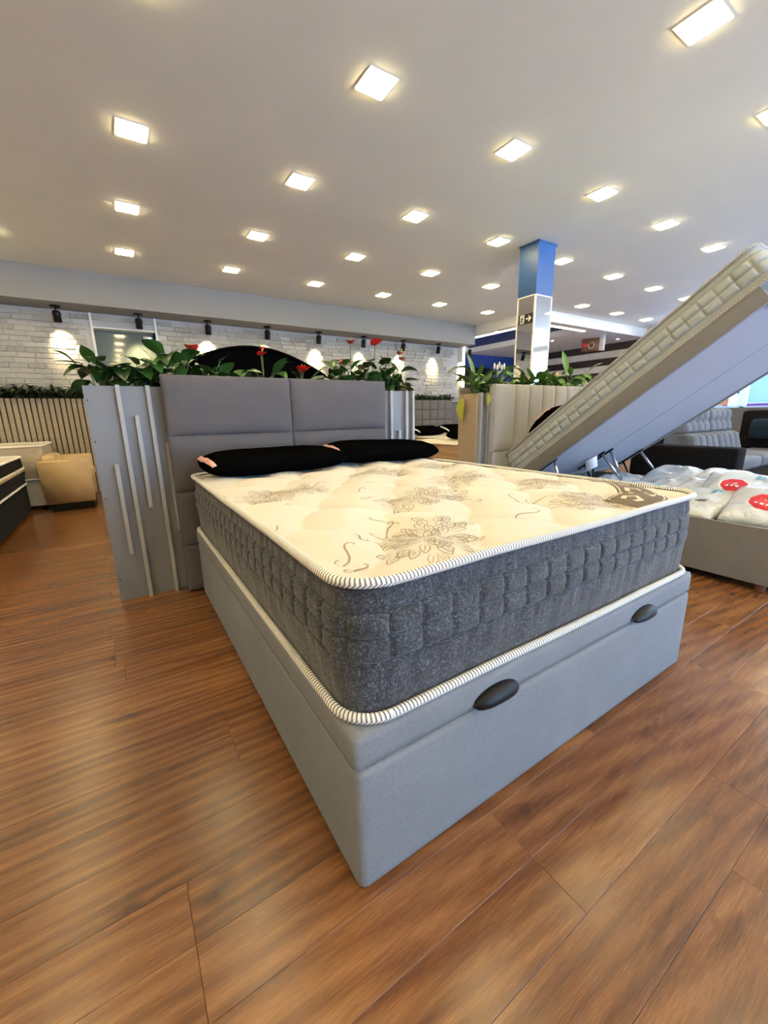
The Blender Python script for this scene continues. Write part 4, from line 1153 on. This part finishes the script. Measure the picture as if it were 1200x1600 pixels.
pillow('pillow', 'black pillow lying nearest on the tan mattress', (4.42, 4.50, .675), (0, 0, R(-12)), .62, .34, .12, 'black_velvet', None, 'black pillows on the far beds')
pillow('pillow', 'black pillow lying behind another on the tan mattress', (4.85, 4.70, .69), (R(8), 0, R(-8)), .62, .34, .14, 'black_velvet', None, 'black pillows on the far beds')
pillow('pillow', 'black pillow at the left below the square-tufted headboard', (5.22, 6.50, .655), (R(14), 0, 0), .66, .38, .15, 'black_velvet', 'white_thread', 'black pillows on the far beds')
pillow('pillow', 'black pillow at the right below the square-tufted headboard', (5.98, 6.52, .66), (R(16), 0, 0), .66, .38, .15, 'black_velvet', 'white_thread', 'black pillows on the far beds')
h3 = thing('headboard', 'taupe square-tufted headboard against the far brick wall', 'headboard', (5.50, 6.98, 0))
box('back_board', (-.86, .03, 0), (.84, .09, 1.325), 'headboard_taupe', h3, .02)
for i in range(8):
    for j in range(4): soft_panel('tufted_square', -.86+.2125*i, -.86+.2125*(i+1)-.003, .50+.21*j, .50+.21*(j+1)-.003, .012, .02, 'headboard_taupe', h3, .020, 4, .02)
pb = thing('planter', 'low planter wall behind the square-tufted headboard', 'planter', (0, 0, 0))
box('wall_box', (4.2, 7.09, 0), (7.0, 7.42, 1.28), 'headboard_taupe', pb); box('soil', (4.22, 7.11, 1.28), (6.98, 7.40, 1.30), 'soil', pb)
# slatted divider on the left
sd = thing('slatted_divider', 'pale wooden slatted planter divider left of the grey planter', 'divider', (0, 0, 0))
box('backing', (-2.0, 7.33, 0), (1.2, 7.42, 1.345), 'dark_void', sd); box('back_panel', (-2.0, 7.62, 0), (1.2, 7.66, 1.345), 'slat_wood', sd)
box('soil', (-2.0, 7.42, 1.15), (1.2, 7.62, 1.30), 'soil', sd)
k = 0; x = -2.0
slat_me = None
while x < .55:
    if slat_me is None: o = box('slat', (0, 0, 0), (.051, .03, 1.35), 'slat_wood', sd, .004, 1, False); slat_me = o.data; o.location = (x, 7.30, 0)
    else: o = bpy.data.objects.new('slat', slat_me); link(o, sd); o.location = (x, 7.30, 0)
    x += .0635
# grassy plants on the dividers, one mesh of foliage each
def grass_plant(label, x, y, z, n, ln, group, seed, wd=.032):
    rr = random.Random(seed); t = thing('spider_plant', label, 'plant', (x, y, z), 0, group); vs, fs = [], []
    for i in range(n):
        az = rr.uniform(0, 2*pi); L = ln*rr.uniform(.6, 1.2); lift = rr.uniform(.3, 1.7); d = Vector((sin(az), cos(az), 0)); s_ = Vector((cos(az), -sin(az), 0)); b = len(vs)
        w0 = wd*rr.uniform(.7, 1.2); o0 = Vector((rr.uniform(-.1, .1), rr.uniform(-.05, .05), 0))
        for k in range(6):
            q = k/5; p = o0+d*L*q*(.75+.25*q)+Vector((0, 0, L*lift*q*(1.35-1.1*q))); ww = w0*(sin(pi*(q*.85+.12))**.7)*.5
            vs += [p-s_*ww, p+Vector((0, 0, -.004)), p+s_*ww]
        for k in range(5):
            for j in range(2): fs.append((b+k*3+j, b+k*3+j+1, b+(k+1)*3+j+1, b+(k+1)*3+j))
    mesh_obj('foliage', vs, fs, 'leaf_far', t, True)
    return t
where = ['at the picture edge', 'second from the picture edge', 'below the leftmost wall spotlight', 'just right of the leftmost wall spotlight', 'left of the grey planter end', 'against the grey planter end']
for i in range(6): grass_plant('dark trailing plant on the slatted divider, '+where[i], -1.32+.20*i, 7.40, 1.335, 80, .25, 'plants on the slatted divider', 100+i)
where = ['at its left end by the near planter', 'second from its left end', 'left of its middle', 'right of its middle', 'second from its right end', 'at its right end by the far planter']
for i in range(6): grass_plant('low dark plant above the square-tufted headboard, '+where[i], 5.05+.26*i, 7.22, 1.295, 80, .23, 'plants above the tufted headboard', 200+i)

# ---- beds at the left edge -----------------------------------------------------
simple_base('black knitted bed base at the left picture edge', -2.53, -.975, 4.18, 6.20, .34, 'black_knit')
me_ = simple_mattress('mattress', 'black mattress with cream band and cream top at the left edge', -2.52, -.965, 4.18, 6.20, .345, .315, 'black_knit', 'cream_top', (.10, .20), cell=.6)
pth, S = rr_path(1.575, 2.04, .07, .04); vs, fs = [], []
for z in (.155, .20):
    for xx, yy, nx, ny, s_ in pth: vs.append((xx+nx*.006, yy+ny*.006, z))
n = len(pth)
for i in range(n): fs.append((i, (i+1) % n, n+(i+1) % n, n+i))
bnd = mesh_obj('cream_band', vs, fs, 'cream_top', me_, True); bnd.modifiers.new('t', 'SOLIDIFY').thickness = .006
for k in range(9):
    o = lathe('button', [(.001, 0), (.014, .002), (.012, .008), (.001, .010)], 'spadix_yellow', bnd, 8); o.matrix_local = Matrix.Translation((.7875+.006, -.9+.225*k, .178)) @ Matrix.Rotation(R(90), 4, 'Y')
simple_base('cream bed base behind the black bed at the left', -2.60, -.80, 6.30, 7.22, .36, 'cream_top', .05)
simple_mattress('mattress', 'tall beige mattress with cream top behind the black bed', -2.60, -.78, 6.28, 7.24, .365, .40, 'beige_knit', 'cream_top', (.08, .14, .20, .26), cell=.12)
# ---- armchair ------------------------------------------------------------------
ac = thing('armchair', 'beige leather armchair seen from its side by the slatted divider', 'armchair', (-.57, 6.42, 0))
box('plinth', (-.20, -.37, 0), (.215, .37, .095), 'black_plastic', ac)
box('seat_base', (-.20, -.36, .095), (.22, .36, .36), 'beige_leather', ac, .02)
box('seat_cushion', (-.14, -.28, .36), (.26, .28, .47), 'beige_leather', ac, .04, 3)
def arm(y0, y1, zt, nm):
    vs = []; prof = [(y0, .095), (y0-.0, .40), (y0-.02*(1 if y0 < 0 else -1)*0, zt-.03), (y0+.02, zt), (y1-.02, zt), (y1, zt-.03), (y1, .095)]
    fl = .0
    o = bmesh.new(); a = [o.verts.new((-.235-.02*(z > .3), y, z)) for y, z in prof]; b = [o.verts.new((.235+.0*(z > .3), y, z)) for y, z in prof]
    m = len(prof)
    o.faces.new(a[::-1]); o.faces.new(b)
    for i in range(m): o.faces.new((a[i], a[(i+1) % m], b[(i+1) % m], b[i]))
    bmesh.ops.recalc_face_normals(o, faces=o.faces); bmesh.ops.bevel(o, geom=list(o.edges), offset=.012, segments=2, affect='EDGES')
    return from_bm(nm, o, 'beige_leather', ac, True)
arm(-.42, -.28, .60, 'arm'); arm(.28, .42, .62, 'arm')
box('back', (-.235, -.28, .30), (-.08, .28, .66), 'beige_leather', ac, .05, 3)
